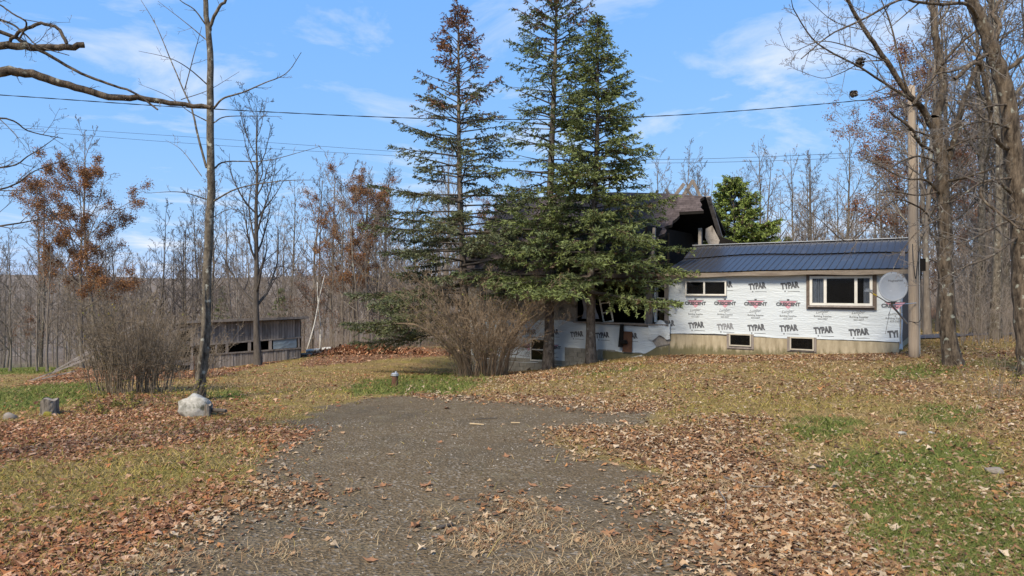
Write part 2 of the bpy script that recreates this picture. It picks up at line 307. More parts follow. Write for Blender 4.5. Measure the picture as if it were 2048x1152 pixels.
_S = np.linalg.solve(_A, np.concatenate([CP[:, 2], [0, 0, 0]]))
def terrain(x, y):
    x = np.asarray(x, float); y = np.asarray(y, float); sh = np.broadcast(x, y).shape
    x = np.broadcast_to(x, sh).ravel(); y = np.broadcast_to(y, sh).ravel()
    xc = np.clip(x, -110, 110); yc = np.clip(y, -45, 155)
    z = _S[_n]+_S[_n+1]*xc/50+_S[_n+2]*yc/50
    for i in range(_n): z = z+_S[i]*_phi(xc-CP[i, 0], yc-CP[i, 1])
    d = np.hypot(x, y)
    t = np.clip((d-170)/1200, 0, 1); t = t*t*(3-2*t)
    hill = 4+26*fbm(x/520, y/520, 5, 3)+5.0*fbm(x/40, y/40, 8, 3)
    z = z*(1-t)+hill*t
    near = np.clip(1-(d-4)/60, 0, 1)
    z = z+(fbm(x/1.3, y/1.3, 3, 3)-.5)*.07*near+(fbm(x/6, y/6, 31, 2)-.5)*.12*np.clip(d/15, 0, 1)*np.clip(1-d/200, 0, 1)
    return z.reshape(sh)
def gz(x, y): return float(terrain(np.array([x]), np.array([y]))[0])
def G(px, Y): x = (px-1024)/F*Y; return np.array([x, Y, gz(x, Y)])
def inpoly(px, py, poly):
    c = np.zeros(px.shape, bool); n = len(poly)
    for i in range(n):
        x0, y0 = poly[i]; x1, y1 = poly[(i+1) % n]
        if y0 == y1: continue
        k = ((y0 > py) != (y1 > py)) & (px < (x1-x0)*(py-y0)/(y1-y0)+x0)
        c ^= k
    return c
GRAVEL = [[(150,1400),(230,1140),(420,1020),(520,930),(545,880),(600,830),(720,798),(900,790),(1120,803),(1230,816),(1310,822),(1330,836),(1290,848),(1250,852),(1180,862),(1140,890),(1290,945),(1370,1010),(1440,1080),(1560,1152),(1700,1400)]]
LEAF = [([(840,782),(1000,786),(1200,802),(1400,800),(1400,826),(1200,824),(1000,808),(840,798)], .6),
        ([(-400,840),(60,845),(160,810),(420,828),(560,850),(590,880),(520,905),(440,880),(300,900),(0,925),(-400,950)], .8),
        ([(-300,1400),(-300,1100),(0,1080),(200,1035),(330,1000),(440,965),(530,950),(560,900),(590,930),(540,1010),(460,1050),(350,1100),(230,1150),(100,1400)], .46),
        ([(1130,885),(1200,848),(1330,850),(1400,840),(1560,850),(1520,890),(1600,900),(1540,950),(1620,1040),(1760,1152),(1800,1400),(1560,1400),(1440,1150),(1420,1060),(1360,1000),(1300,935)], .74),
        ([(840,790),(930,770),(1100,757),(1340,735),(1600,722),(1800,722),(1860,780),(1650,800),(1500,790),(1360,806),(1200,812),(1000,800)], .27),
        ([(1500,880),(2400,820),(2400,1400),(1700,1400),(1580,1000)], .22),
        ([(1790,700),(2400,690),(2400,860),(2000,850),(1750,800)], .40),
        ([(590,722),(640,712),(700,702),(760,690),(930,700),(925,712),(800,716),(650,730),(590,735)], 1.0),
        ([(50,775),(200,715),(430,742),(560,716),(560,724),(430,755),(210,765)], .9),
        ([(900,1110),(960,1060),(1010,1005),(1100,1010),(1110,1080),(1050,1110)], .55),
        ([(1200,1110),(1270,1085),(1330,1100),(1260,1130)], .3),
        ([(190,790),(540,800),(530,835),(190,812)], .6),
        ([(1335,706),(1800,702),(1800,722),(1335,726)], 1.0),
        ([(920,745),(1100,742),(1220,728),(1340,715),(1340,722),(1100,760),(930,765)], .75)]
GREEN = [([(680,778),(800,752),(960,745),(1010,756),(940,775),(860,788),(700,792)], 1.0), ([(1690,905),(1880,880),(2000,905),(2060,990),(2400,1000),(2400,1400),(1900,1400),(1780,1152),(1660,1010)], .95), ([(1590,870),(1640,835),(1720,848),(1710,880),(1620,890)], .9), ([(1840,815),(1960,822),(1960,850),(1840,845)],.8),
         ([(-300,790),(0,780),(180,760),(210,780),(180,800),(0,825),(-300,840)], .9), ([(420,782),(480,775),(500,800),(430,812)], .8), ([(-300,945),(0,930),(300,905),(540,890),(540,930),(430,965),(200,1030),(0,1075),(-300,1090)], .26), ([(1100,750),(1300,722),(1340,722),(1200,755)], .6), ([(1760,735),(1900,722),(1960,740),(1790,760)], .7), ([(1900,720),(2400,720),(2400,735),(1900,738)],.4), ([(-300,715),(60,728),(140,735),(140,748),(-300,752)], 1.0), ([(1500,890),(1545,885),(1550,905),(1500,910)], .8)]
def masks(x, y):
    Y = np.maximum(y, 4.0); z = terrain(x, y)
    px = 1024+F*x/Y; py = 576+F*(CAMZ-z)/Y
    jx0 = (fbm(x*1.1, y*1.1, 40, 4)-.5)*F/Y; jy0 = (fbm(x*1.1, y*1.1, 60, 4)-.5)*.55*F/Y*np.clip(6/Y, .1, 1)
    jr = (fbm(x*5, y*5, 71, 2)-.5)*F/Y
    def soft(poly, amp):
        s = 0
        for off in ((0,0),(.5,0),(0,.5),(-.4,-.3)):
            s = s+inpoly(px+jx0*amp+jr*1.1+off[0]*.3*F/Y, py+jy0*amp+off[1]*.35*F/Y*np.clip(5/Y, .1, 1), poly)
        return s/4
    g = np.zeros(x.shape); lf = np.zeros(x.shape); gr = np.zeros(x.shape)
    for p in GRAVEL: g = np.maximum(g, soft(p, 1.7))
    for p, a in LEAF: lf = np.maximum(lf, soft(p, 2.0)*a)
    for p, a in GREEN: gr = np.maximum(gr, soft(p, 1.6)*a)
    lf = np.maximum(lf, np.clip((y-44)/10, 0, 1)*np.where(gr > .8, 0, .8))
    pat = fbm(x*.7, y*.7, 90, 4)
    lf = np.clip(lf*(.25+1.4*pat)+.10*(pat > .55)*(1-g), 0, 1)
    gr = np.clip(gr*(.5+pat), 0, 1)
    return g, lf, gr
def axis(parts):
    a = [np.array([parts[0][0]])]
    for s, e, n, geo in parts:
        if geo: t = np.linspace(0, 1, n+1)[1:]; a.append(s+np.sign(e-s)*(np.expm1(t*geo)/np.expm1(geo))*abs(e-s))
        else: a.append(np.linspace(s, e, n+1)[1:])
    return np.concatenate(a)
gx = np.concatenate([-(16+(np.expm1(np.linspace(0,1,61)*6)/np.expm1(6))*3000)[::-1][:-1], np.linspace(-16,18,230), (18+(np.expm1(np.linspace(0,1,61)*6)/np.expm1(6))*3000)[1:]])
gy = np.concatenate([-(60+(np.expm1(np.linspace(0,1,31)*5)/np.expm1(5))*3000)[::-1][:-1], np.linspace(-60,4,24)[:-1], np.linspace(4,26,170)[:-1], np.linspace(26,60,90)[:-1], 60+(np.expm1(np.linspace(0,1,71)*5)/np.expm1(5))*3400])
XX, YY = np.meshgrid(gx, gy)
ZZ = terrain(XX, YY)
mg, ml, mgr = masks(XX.ravel(), YY.ravel())
nxg, nyg = len(gx), len(gy)
def blur(a, n):
    a = a.reshape(nyg, nxg)
    for _ in range(n):
        p = np.pad(a, 1, mode='edge'); a = (p[1:-1, :-2]+p[1:-1, 2:]+p[:-2, 1:-1]+p[2:, 1:-1]+2*p[1:-1, 1:-1])/6
    return a.ravel()
mg = blur(mg, 7); ml = blur(ml, 4); mgr = blur(mgr, 5)
ii = (np.arange(nyg-1)[:, None]*nxg+np.arange(nxg-1)[None, :]).ravel()
gme = mesh_np('ground', np.stack([XX, YY, ZZ], -1).reshape(-1, 3), [np.stack([ii, ii+1, ii+nxg+1, ii+nxg], -1)], np.stack([mg, ml, mgr], -1), True)
def ground_mat():
    m = bpy.data.materials.new('yard_ground'); m.use_nodes = True; t = m.node_tree; L = t.links.new; b = t.nodes['Principled BSDF']; b.inputs['Roughness'].default_value = .98; b.inputs['Specular IOR Level'].default_value = .03
    N = t.nodes.new; at = N('ShaderNodeAttribute'); at.attribute_name = 'Col'; sp = N('ShaderNodeSeparateColor'); L(at.outputs['Color'], sp.inputs[0])
    geo = N('ShaderNodeNewGeometry')
    def noise(s, d=5, r=.6):
        n_ = N('ShaderNodeTexNoise'); n_.inputs['Scale'].default_value = s; n_.inputs['Detail'].default_value = d; n_.inputs['Roughness'].default_value = r; L(geo.outputs['Position'], n_.inputs['Vector']); return n_.outputs['Fac']
    def rng(v, a, b_, c=0, d=1):
        r = N('ShaderNodeMapRange'); r.inputs['From Min'].default_value = a; r.inputs['From Max'].default_value = b_; r.inputs['To Min'].default_value = c; r.inputs['To Max'].default_value = d; L(v, r.inputs['Value']); return r.outputs[0]
    def mix(f, a, b_):
        x = N('ShaderNodeMix'); x.data_type = 'RGBA'; L(f, x.inputs['Factor'])
        for k_, v in (('A', a), ('B', b_)):
            if isinstance(v, tuple): x.inputs[k_].default_value = (*v, 1)
            else: L(v, x.inputs[k_])
        return x.outputs['Result']
    def vor(s, feat='F1'):
        v = N('ShaderNodeTexVoronoi'); v.inputs['Scale'].default_value = s; v.feature = feat; L(geo.outputs['Position'], v.inputs['Vector']); return v
    nb = noise(.9, 4); nf = noise(14, 6, .7); nm = noise(4, 5)
    v1 = vor(26); v2 = vor(48)
    sc_ = N('ShaderNodeSeparateColor'); L(v1.outputs['Color'], sc_.inputs[0])
    sc2 = N('ShaderNodeSeparateColor'); L(v2.outputs['Color'], sc2.inputs[0])
    gcol = mix(rng(sc2.outputs[0], 0, 1), (.075,.054,.031), (.21,.158,.098))
    gcol = mix(rng(sc_.outputs[1], .84, .97, 0, .7), gcol, (.36,.31,.245))
    gcol = mix(rng(noise(.6, 5, .65), .40, .66, 0, .65), gcol, (.135,.10,.062))
    gcol = mix(rng(noise(1.7, 4), .56, .72, 0, .5), gcol, (.21,.175,.11))
    gcol = mix(rng(noise(.35, 6, .7), .50, .62, 0, .55), gcol, (.10,.082,.058))
    gcol = mix(rng(noise(2.6, 6, .7), .57, .70, 0, .55), gcol, (.24,.20,.145))
    dry = mix(rng(nf, .3, .7), (.15,.095,.04), (.36,.25,.125))
    dry = mix(rng(nb, .4, .65), dry, mix(rng(nf, .35, .65), (.15,.115,.032), (.34,.26,.085)))
    green = mix(rng(nf, .3, .7), (.07,.09,.022), (.17,.18,.05))
    lv = vor(11); ls = N('ShaderNodeSeparateColor'); L(lv.outputs['Color'], ls.inputs[0])
    lcol = mix(ls.outputs[0], (.10,.05,.028), (.30,.165,.09)); lcol = mix(rng(ls.outputs[1], .7, 1), lcol, (.36,.23,.14)); lcol = mix(rng(nf, .35, .7, 0, .6), lcol, (.085,.052,.032))
    dry = mix(rng(noise(2.2, 6, .72), .50, .66, 0, .6), dry, (.085,.06,.028))
    c = mix(rng(sp.outputs['Blue'], .15, .65), dry, green)
    ge = N('ShaderNodeMath'); ge.operation = 'MULTIPLY_ADD'; ge.inputs[1].default_value = 1.1; L(noise(3.2, 8, .75), ge.inputs[0]); L(sp.outputs['Red'], ge.inputs[2])
    c = mix(rng(ge.outputs[0], .92, 1.22), c, gcol)
    adl = N('ShaderNodeMath'); adl.operation = 'MULTIPLY_ADD'; adl.inputs[1].default_value = .55; L(nm, adl.inputs[0]); L(sp.outputs['Green'], adl.inputs[2])
    c = mix(rng(adl.outputs[0], .68, .86), c, lcol)
    ln = N('ShaderNodeVectorMath'); ln.operation = 'LENGTH'; L(geo.outputs['Position'], ln.inputs[0])
    c = mix(rng(ln.outputs['Value'], 90, 190), c, mix(rng(noise(.05, 8, .75), .35, .65), (.13,.105,.085), (.23,.19,.155)))
    L(c, b.inputs['Base Color'])
    hh = N('ShaderNodeMath'); hh.operation = 'ADD'; L(nf, hh.inputs[0]); L(v1.outputs['Distance'], hh.inputs[1])
    bn = N('ShaderNodeBump'); bn.inputs['Distance'].default_value = .03; bn.inputs['Strength'].default_value = .8; L(hh.outputs[0], bn.inputs['Height']); L(bn.outputs[0], b.inputs['Normal'])
    return m
tag(link('ground', gme, ground_mat()), kind='structure')
# dark driveway strip behind the pole
def strip(name, pts, wd, matl, dz=.02):
    V = []; 
    for i, (x, y) in enumerate(pts):
        for s in (-1, -.33, .33, 1): V.append((x, y+s*wd/2, gz(x, y+s*wd/2)+dz))
    fs = [np.array([(i*4+j, i*4+4+j, i*4+5+j, i*4+1+j) for i in range(len(pts)-1) for j in range(3)])]
    return tag(link(name, mesh_np(name, np.array(V), fs), matl), kind='structure')
strip('road', [(x, 30+.02*(x-17)**2+.4*math.sin(x)) for x in np.linspace(16.0, 36, 30)], 2.4, M['asphalt'], .05)

# ------------------------------------------------------------------ house (local x along the front wall, y inwards, z up)
HZ = math.atan2(DIRY, DIRX)
house = empty('derelict_house', (HX, HY, 0), HZ)
tag(house, 'derelict house wrapped in white printed sheeting with collapsing shingle roof and blue metal wing', 'house')
def wp(px, py):
    Y = wallY(px); x = (px-1024)/F*Y; u = (x-HX)/DIRX
    return u, CAMZ-(py-576)/F*Y
UJ = wp(1340, 600)[0]; UE = wp(1805, 600)[0]
EAVE = 3.12
def rect(px0, py0, px1, py1):
    u0, za = wp(px0, py0); u1, zb = wp(px1, py1); u0b, zc = wp(px0, py1); _, zd = wp(px1, py0)
    return u0, u1, (zb+zc)/2, (za+zd)/2
BOX = Acc
rng0 = np.random.default_rng(5)
# --- wing shell
a = BOX(); a.box(UJ, UE-.06, .03, .15, .62, EAVE); a.build('front_wall', M['osb'], house)
a = BOX(); a.prism([(0,0),(6.4,0),(6.4,2.4),(3.3,3.75),(2.1,3.25),(.05,EAVE-.62)], 0, .12)
ew = a.build('end_wall', M['wood_brown'], house, loc=(UE-.07, 0.03, .62), rot=(0, 0, R(90)))
a = BOX(); a.box(UJ, UE-.2, 6.2, 6.35, -.3, 3.0); a.build('back_wall', M['osb'], house)
a = BOX(); a.box(UJ-.02, UE-.12, -.02, .28, -.9, .655); a.box(UE-.42, UE-.12, .285, 6.3, -.9, .60); a.build('foundation', M['concrete'], house)
# --- house wrap
def wrinkle(u, z): return (fbm(u*.9+.7*z, z*1.6, 12, 2)-.5)*.035
def wrap_sheet(name, u0, u1, top, bot, nu, nz, off=-.03, parent=house, seed=0, ragged=.015):
    us = np.linspace(u0, u1, nu); V = []
    for i, u in enumerate(us):
        zt = np.interp(u, [p[0] for p in top], [p[1] for p in top]); zb = np.interp(u, [p[0] for p in bot], [p[1] for p in bot])+(fbm(np.array([u*3.0]), np.array([seed*3.1]), 77, 3)[0]-.5)*ragged*2
        for j in range(nz):
            z = zb+(zt-zb)*j/(nz-1); V.append((u, off+float(wrinkle(np.array([u]), np.array([z]))[0])-(.012 if j == 0 else 0), z))
    idx = np.array([(i*nz+j, (i+1)*nz+j, (i+1)*nz+j+1, i*nz+j+1) for i in range(nu-1) for j in range(nz-1)])
    return link(name, mesh_np(name, np.array(V), [idx], None, True), M['wrap'], parent)
wing_wrap = wrap_sheet('house_wrap', UJ-.05, UE-.10, [(0, EAVE-.02), (30, EAVE-.02)], [wp(1340, 667), wp(1430, 667), wp(1560, 676), wp(1640, 678), wp(1790, 683)], 110, 30)
# wrap folded round the corner and hanging
a = BOX(); n = 14; V = []
for j in range(n):
    z = EAVE-.05-(EAVE-.05-.42)*j/(n-1)
    for k in range(4): V.append((UE-.10+.012*math.sin(j*1.3+k)+.05*(k > 0), -.028+.62*k/3+.02*math.sin(j*2.1+k), z+.05*math.sin(k*2)))
a.add(V, [np.array([(j*4+k, (j+1)*4+k, (j+1)*4+k+1, j*4+k+1) for j in range(n-1) for k in range(3)])]); a.build('house_wrap', M['wrap'], house, smooth=True)
# --- main block fronts
ob = rect(1152, 556, 1298, 646)                     # porch opening
ob2 = rect(1304, 590, 1336, 646)
zs = 1.02                                           # sill of the opening
a = BOX(); a.box(0, ob[0], 0, .14, .98, EAVE-.02); a.build('front_wall', M['osb'], house)
a = BOX(); a.box(0, UJ-.01, 0, .14, -.35, .975); a.build('knee_wall', M['osb'], house)
a = BOX(); a.box(ob[0]+.005, UJ, -.03, .16, 2.72, EAVE-.02); a.build('header_beam', M['wood_brown'], house)
a = BOX(); a.box(ob[0]-.05, UJ-.02, -.16, .3, .985, 1.04); a.build('sill_board', M['wood_grey'], house)
pu = rect(1289, 560, 1303, 646)
a = BOX(); a.box(pu[0], pu[1], .0, .2, 1.045, 2.715); a.build('post', M['wood_grey'], house)
a = BOX(); a.box(UJ-.25, UJ-.05, .01, .16, 1.045, 2.715); a.build('post', M['wood_grey'], house)
a = BOX(); a.box(.0, .14, .145, 8, -1.9, EAVE-.02); a.prism([(0,0),(8,0),(4,4.0)], 0, .12) if False else None
a.build('end_wall', M['osb'], house)
a = BOX(); a.prism([(0,0),(8,0),(4,3.85)], 0, .12); a.build('gable_wall', M['osb'], house, loc=(.15, 0, EAVE), rot=(0, 0, R(90)))
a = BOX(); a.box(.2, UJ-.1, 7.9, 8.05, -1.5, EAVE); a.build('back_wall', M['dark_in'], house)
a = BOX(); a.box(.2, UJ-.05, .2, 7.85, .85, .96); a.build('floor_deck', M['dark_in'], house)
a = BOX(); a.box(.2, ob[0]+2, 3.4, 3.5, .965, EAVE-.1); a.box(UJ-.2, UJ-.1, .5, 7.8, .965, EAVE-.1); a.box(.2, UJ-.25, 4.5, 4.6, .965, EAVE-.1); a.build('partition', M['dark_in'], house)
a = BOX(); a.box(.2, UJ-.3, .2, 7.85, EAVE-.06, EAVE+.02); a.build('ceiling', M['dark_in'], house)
# leaning inner window sash + right hand window in the porch
def sash(parent, name, cx, cz, y, wd, ht, bw, nbar, tilt, lean=0, m=None):
    a = BOX(); a.box(-wd/2,-wd/2+bw,-.025,.025,0,ht); a.box(wd/2-bw,wd/2,-.025,.025,0,ht)
    for k in range(nbar+1):
        z = k*(ht-bw)/nbar; a.box(-wd/2+bw+.001, wd/2-bw-.001, -.022, .022, z, z+bw*(.8 if 0 < k < nbar else 1))
    o = a.build(name, m or M['white_frame'], parent, loc=(cx, y, cz), rot=(lean, tilt, 0))
    g = BOX(); g.box(-wd/2+bw-.005, wd/2-bw+.005, -.004, .004, bw*.5, ht-bw*.5); g.build('pane', M['glass'], o)
    return o
s0 = wp(1207, 640)[0]
sash(house, 'window_sash', s0, 1.02, .5, .5, 1.3, .06, 3, R(-9), R(6))
sash(house, 'window_sash', wp(1319, 640)[0], 1.10, .26, .55, 1.5, .06, 3, R(2))
a = BOX(); n = 10; V = []          # torn white curtain by the post
for j in range(n):
    z = 2.6-1.5*j/(n-1)
    for k in range(4): V.append((pu[1]+.02+.03*k+.03*math.sin(j*.9)+.05*j/n*(k > 1), .12+.04*math.sin(k*2+j), z))
a.add(V, [np.array([(j*4+k, (j+1)*4+k, (j+1)*4+k+1, j*4+k+1) for j in range(n-1) for k in range(3)])]); a.build('torn_curtain', M['wrap'], house)
a = BOX(); n = 10; V = []
for j in range(n):
    z = 2.7-1.55*j/(n-1)
    for k in range(4): V.append((ob[0]+.25+.12*k+.16*j/n*(k-1)+.04*math.sin(j*1.2+k), .35+.05*math.sin(k*2+j), z))
a.add(V, [np.array([(j*4+k, (j+1)*4+k, (j+1)*4+k+1, j*4+k+1) for j in range(n-1) for k in range(3)])]); a.build('torn_curtain', M['curtain'], house)
# --- main wraps
main_wrap = wrap_sheet('house_wrap', -.02, wp(1130, 640)[0], [wp(930, 640), wp(1130, 640)], [wp(930, 727), wp(1000, 727), wp(1085, 724), wp(1128, 733)], 60, 18, seed=2)
porch_wrap = wrap_sheet('house_wrap', wp(1130, 640)[0]-.01, wp(1312, 640)[0], [wp(1130, 641), wp(1160, 646), wp(1230, 650), wp(1312, 655)], [wp(1130, 694), wp(1200, 700), wp(1290, 706), wp(1312, 695)], 50, 16, off=-.045, seed=4, ragged=.05)
a = BOX(); n = 12; V = []          # loose crumpled wrap sagging off the knee wall beside the wing
for i in range(n):
    u = wp(1298, 650)[0]+(UJ+.05-wp(1298, 650)[0])*i/(n-1)
    for j in range(6):
        t = j/5; V.append((u, -.10-.10*math.sin(t*2.6)*(0.4+.6*i/n)+.03*math.sin(i*1.9+j*2.3), 1.06-.62*t-.10*math.sin(i*.8)+(.10*i/n)))
a.add(V, [np.array([(i*6+j, i*6+j+1, i*6+j+7, i*6+j+6) for i in range(n-1) for j in range(5)])]); a.build('loose_wrap', M['wrap'], house, smooth=True)
a = BOX(); a.prism([wp(1302, 657), wp(1340, 652), wp(1340, 688), wp(1314, 693), wp(1304, 680)], -.075, -.055); a.build('osb_patch', M['osb'], house)
# --- foundations of the main block: concrete blocks
bl = BOX(); bl.box(0, .385, 0, .19, 0, .185); blm = bl.mesh('concrete_block'); blm.materials.append(M['block'])
back = BOX(); back.box(.0, UJ-.03, .0, .12, -2.2, -.36); back.box(wp(1130, 700)[0], UJ-.03, -.03, .0, -2.0, .22); fb = back.build('foundation', M['block'], house)
r_ = 0
for zc in np.arange(-2.1, .35, .2):
    off = .2*(r_ % 2); r_ += 1
    for u in np.arange(0, UJ-.3, .4):
        uu = u+off-.2
        if uu < -.05: continue
        pb = wp(1130, 700)[0]
        ztop = -.52 if uu < pb-.1 else -.10
        if zc+.185 > ztop or uu > wp(1215, 700)[0]: continue
        xw = HX+DIRX*uu; yw = HY+DIRY*uu
        if zc+.2 < gz(xw, yw)-.15: continue
        link('concrete_block', blm, None, fb, loc=(uu, -.055+.004*rng0.standard_normal(), zc))
a = BOX(); a.prism([wp(1207, 701), wp(1290, 708), wp(1312, 695), wp(1338, 690), wp(1338, 735), wp(1207, 750)], -.06, .0); a.build('foundation', M['concrete'], house)
a = BOX(); a.prism([wp(1205, 727), wp(1240, 719), wp(1285, 709), wp(1286, 713), wp(1240, 724), wp(1207, 732)], -.10, -.062); a.build('fallen_trim', M['white_frame'], house)
# rusty sheet and dark board leaning on the knee wall
a = BOX(); a.prism([wp(1250, 662), wp(1267, 663), wp(1266, 704), wp(1247, 703)], -.15, -.12); a.build('rusty_sheet', M['rust'], house)
a = BOX(); a.prism([wp(1244, 648), wp(1251, 648), wp(1249, 694), wp(1240, 693)], -.21, -.17); a.build('dark_board', M['dark_in'], house)
a = BOX(); a.tube([(wp(1247, 684)[0], -.2, wp(1247, 684)[1]), (wp(1258, 684)[0], -.24, wp(1258, 684)[1])], [.11, .08], 10); a.build('vent_pipe', M['dark_in'], house)
# --- windows
def window(px0, py0, px1, py1, splits, fw, casing=None, cas_m='wood_brown', hbars=(), proud=.10, curtains=(), sill=False, fm='white_frame'):
    u0, u1, z0, z1 = rect(px0, py0, px1, py1); y0 = -.04-proud
    f = BOX(); f.box(u0, u0+fw, y0, -.02, z0, z1); f.box(u1-fw, u1, y0, -.02, z0, z1); f.box(u0+fw+.001, u1-fw-.001, y0+.002, -.02, z0, z0+fw); f.box(u0+fw+.001, u1-fw-.001, y0+.002, -.02, z1-fw, z1)
    o = f.build('window', M[fm], house)
    k = BOX(); k.box(u0+.01, u1-.01, -.056, -.050, z0+.01, z1-.01); k.build('dark_room_backing', M['dark_in'], o)  # dark sheet behind the panes, standing in for the unlit room
    us = [u0+fw]+[u0+(u1-u0)*s for s in splits]+[u1-fw]
    for s in us[1:-1]:
        b = BOX(); b.box(s-fw*.55, s+fw*.55, y0+.004, -.022, z0+fw+.001, z1-fw-.001); b.build('mullion', M['white_frame'], o)
    for i in range(len(us)-1):
        zz_ = [z0+fw]+[z0+(z1-z0)*h for h in hbars]+[z1-fw]
        for h in zz_[1:-1]:
            b = BOX(); b.box(us[i]+fw*.56, us[i+1]-fw*.56, y0+.008, -.024, h-fw*.4, h+fw*.4); b.build('meeting_rail', M['white_frame'], o)
        p = BOX(); p.box(us[i]-.01, us[i+1]+.01, y0+.025, y0+.031, z0+fw*.6, z1-fw*.6); p.build('pane', M['glass'], o)
    for (c0, c1) in curtains:
        V = []; n = 28
        for i in range(n):
            u = u0+(u1-u0)*(c0+(c1-c0)*i/(n-1))
            for z in (z0+fw*.7, (z0+z1)/2, z1-fw*.7): V.append((u+.01*math.sin(z*5+i), y0+.065+.022*math.sin(i*1.25)+.006*math.sin(i*2.9), z))
        c = BOX(); c.add(V, [np.array([(i*3+j, i*3+3+j, i*3+4+j, i*3+1+j) for i in range(n-1) for j in range(2)])]); c.build('curtain', M['curtain'], o, smooth=True)
    if casing:
        l, r, t, b_ = casing; c = BOX(); y1 = y0+.035
        c.box(u0-l, u0-.003, y1, -.021, z0-b_, z1+t); c.box(u1+.003, u1+r, y1, -.021, z0-b_, z1+t); c.box(u0-.002, u1+.002, y1+.003, -.021, z1+.003, z1+t-.002); c.box(u0-.002, u1+.002, y1+.003, -.021, z0-b_+.002, z0-.003)
        c.build('casing', M[cas_m], o)
    if sill:
        c = BOX(); c.box(u0-.06, u1+.06, y0-.04, y0-.003, z0-.06, z0-.01); c.build('sill', M['wood_grey'], o)
    return o
window(1372, 561, 1454, 591, (.47,), .06, None)
window(1620, 552, 1745, 611, (.255, .745), .085, (.12,.12,.12,.13), curtains=((.04,.235),(.86,.96)), sill=True)
window(1459, 667.5, 1503, 692, (), .045, (.10,.08,.0,.10), 'wood_grey', proud=.06, fm='old_frame')
window(1580, 674, 1628, 700, (), .045, (.10,.08,.0,.05), 'wood_grey', proud=.06, fm='old_frame')
window(962, 673, 993, 718, (), .06, (.04,.04,.04,.04), 'dark_in', hbars=(.5,), proud=.05)
window(1062, 676, 1096, 722, (), .06, (.03,.03,.03,.03), 'dark_in', hbars=(.5,), proud=.05)
# --- printed lettering
_tc = {}
def text_np(s, size, bold=0, shear=0):
    k = (s, size, bold, shear)
    if k not in _tc:
        cu = bpy.data.curves.new('t', 'FONT'); cu.body = s; cu.size = size; cu.offset = bold; cu.shear = shear; cu.align_x = 'CENTER'; cu.resolution_u = 3
        ob_ = bpy.data.objects.new('t', cu); COL.objects.link(ob_); dg = bpy.context.evaluated_depsgraph_get(); me = bpy.data.meshes.new_from_object(ob_.evaluated_get(dg))
        V = np.zeros(len(me.vertices)*3); me.vertices.foreach_get('co', V); fs = [tuple(p.vertices) for p in me.polygons]
        bpy.data.objects.remove(ob_); bpy.data.curves.remove(cu); bpy.data.meshes.remove(me)
        V = V.reshape(-1, 3); V[:, 0] -= (V[:, 0].min()+V[:, 0].max())/2
        _tc[k] = (V, fs)
    return _tc[k]
def text_add(acc, s, size, bold, shear, cu, cz, width=None, tilt=0, off=-.05, curv=None, umax=99):
    V, fs = text_np(s, size, bold, shear); V = V.copy()
    if width: V[:, 0] *= width/(V[:, 0].max()-V[:, 0].min())
    ct, st = math.cos(tilt), math.sin(tilt); u = cu+V[:, 0]*ct-V[:, 1]*st; z = cz+V[:, 0]*st+V[:, 1]*ct
    y = off+(wrinkle(u, z) if curv else 0)
    VV = np.stack([u, y, z], -1)
    for f in fs: 
        if max(u[i] for i in f) < umax: acc.F.setdefault(len(f), []).append(np.array([f])+acc.n)
    acc.V.append(VV); acc.n += len(VV)
def typar(parent, px, py, off=-.034, s='TYPAR', faint=False, scale=1.0, umax=99):
    u, z = wp(px, py)
    a = Acc(); text_add(a, s, .30*scale, .020, .0, u, z-.10, .64*scale*len(s)/5, R(6), off, True, umax); a.build('printed_lettering', M['ink_soft' if faint else 'ink'], parent)
    if umax < 90: return
    b = Acc(); y = off+float(wrinkle(np.array([u]), np.array([z-.22]))[0])
    b.add([(u-.20,y,z-.235),(u-.155,y,z-.235),(u-.155,y,z-.19),(u-.20,y,z-.19)], [np.arange(4)])
    b.add([(u-.09,y,z-.222),(u+.33,y,z-.222),(u+.33,y,z-.206),(u-.09,y,z-.206)], [np.arange(4)]); b.build('printed_mark', M['ink'], parent)
def crescent(parent, px, py, off=-.034, umax=99):
    u, z = wp(px, py)
    yy = lambda uu, zz: off+.001+float(wrinkle(np.array([uu]), np.array([zz]))[0])
    t = Acc(); tri = [(-.30,.13),(.30,.13),(0,-.17)]; 
    mid = [(-.15,.13),(.15,.13),(.15,-.02),(0,.0),(-.15,-.02)]
    V = [(u+x, yy(u+x, z+q), z+q) for x, q in [(-.30,.12),(-.15,.12),(0,.12),(.15,.12),(.30,.12),(-.15,-.02),(0,0),(.15,-.02),(0,-.17)]]
    t.add(V, [np.array([(0,5,1),(1,5,6),(1,6,2),(2,6,3),(3,6,7),(3,7,4),(5,8,6),(6,8,7)])]); t.build('printed_triangle', M['ink_pink'], parent)
    a = Acc(); text_add(a, 'CRESCENT', .17, .008, 0, u, z-.045, .84, 0, off-.010, True, umax)
    text_add(a, 'Lumber', .16, -.001, .55, u+.0, z-.30, .44, R(5), off-.002, True); text_add(a, '&', .07, 0, 0, u, z-.36, None, 0, off, True)
    text_add(a, 'Building Supplies', .085, .001, 0, u, z-.445, .58, 0, off, True); text_add(a, '623-2257', .085, .001, 0, u, z-.545, .32, 0, off, True)
    V = [(u+x, yy(u+x, z+q)-.002, z+q) for x, q in [(-.33,.12),(.33,.12),(.33,.14),(-.33,.14),(-.035,.143),(.035,.143),(.05,.20),(-.05,.20)]]
    a.add(V, [np.array([(0,1,2,3),(4,5,6,7)])]); a.build('printed_logo', M['ink'], parent)
for px, py in ((1449, 570), (1515, 572), (1580, 571)): typar(wing_wrap, px, py)
for i, (px, py) in enumerate(((1335, 647), (1393, 650), (1451, 653), (1513, 655), (1578, 656), (1647, 660), (1718, 664))): typar(wing_wrap, px, py, faint=(i == 2))
typar(wing_wrap, 1788, 668, s='TYP', umax=UE-.12)
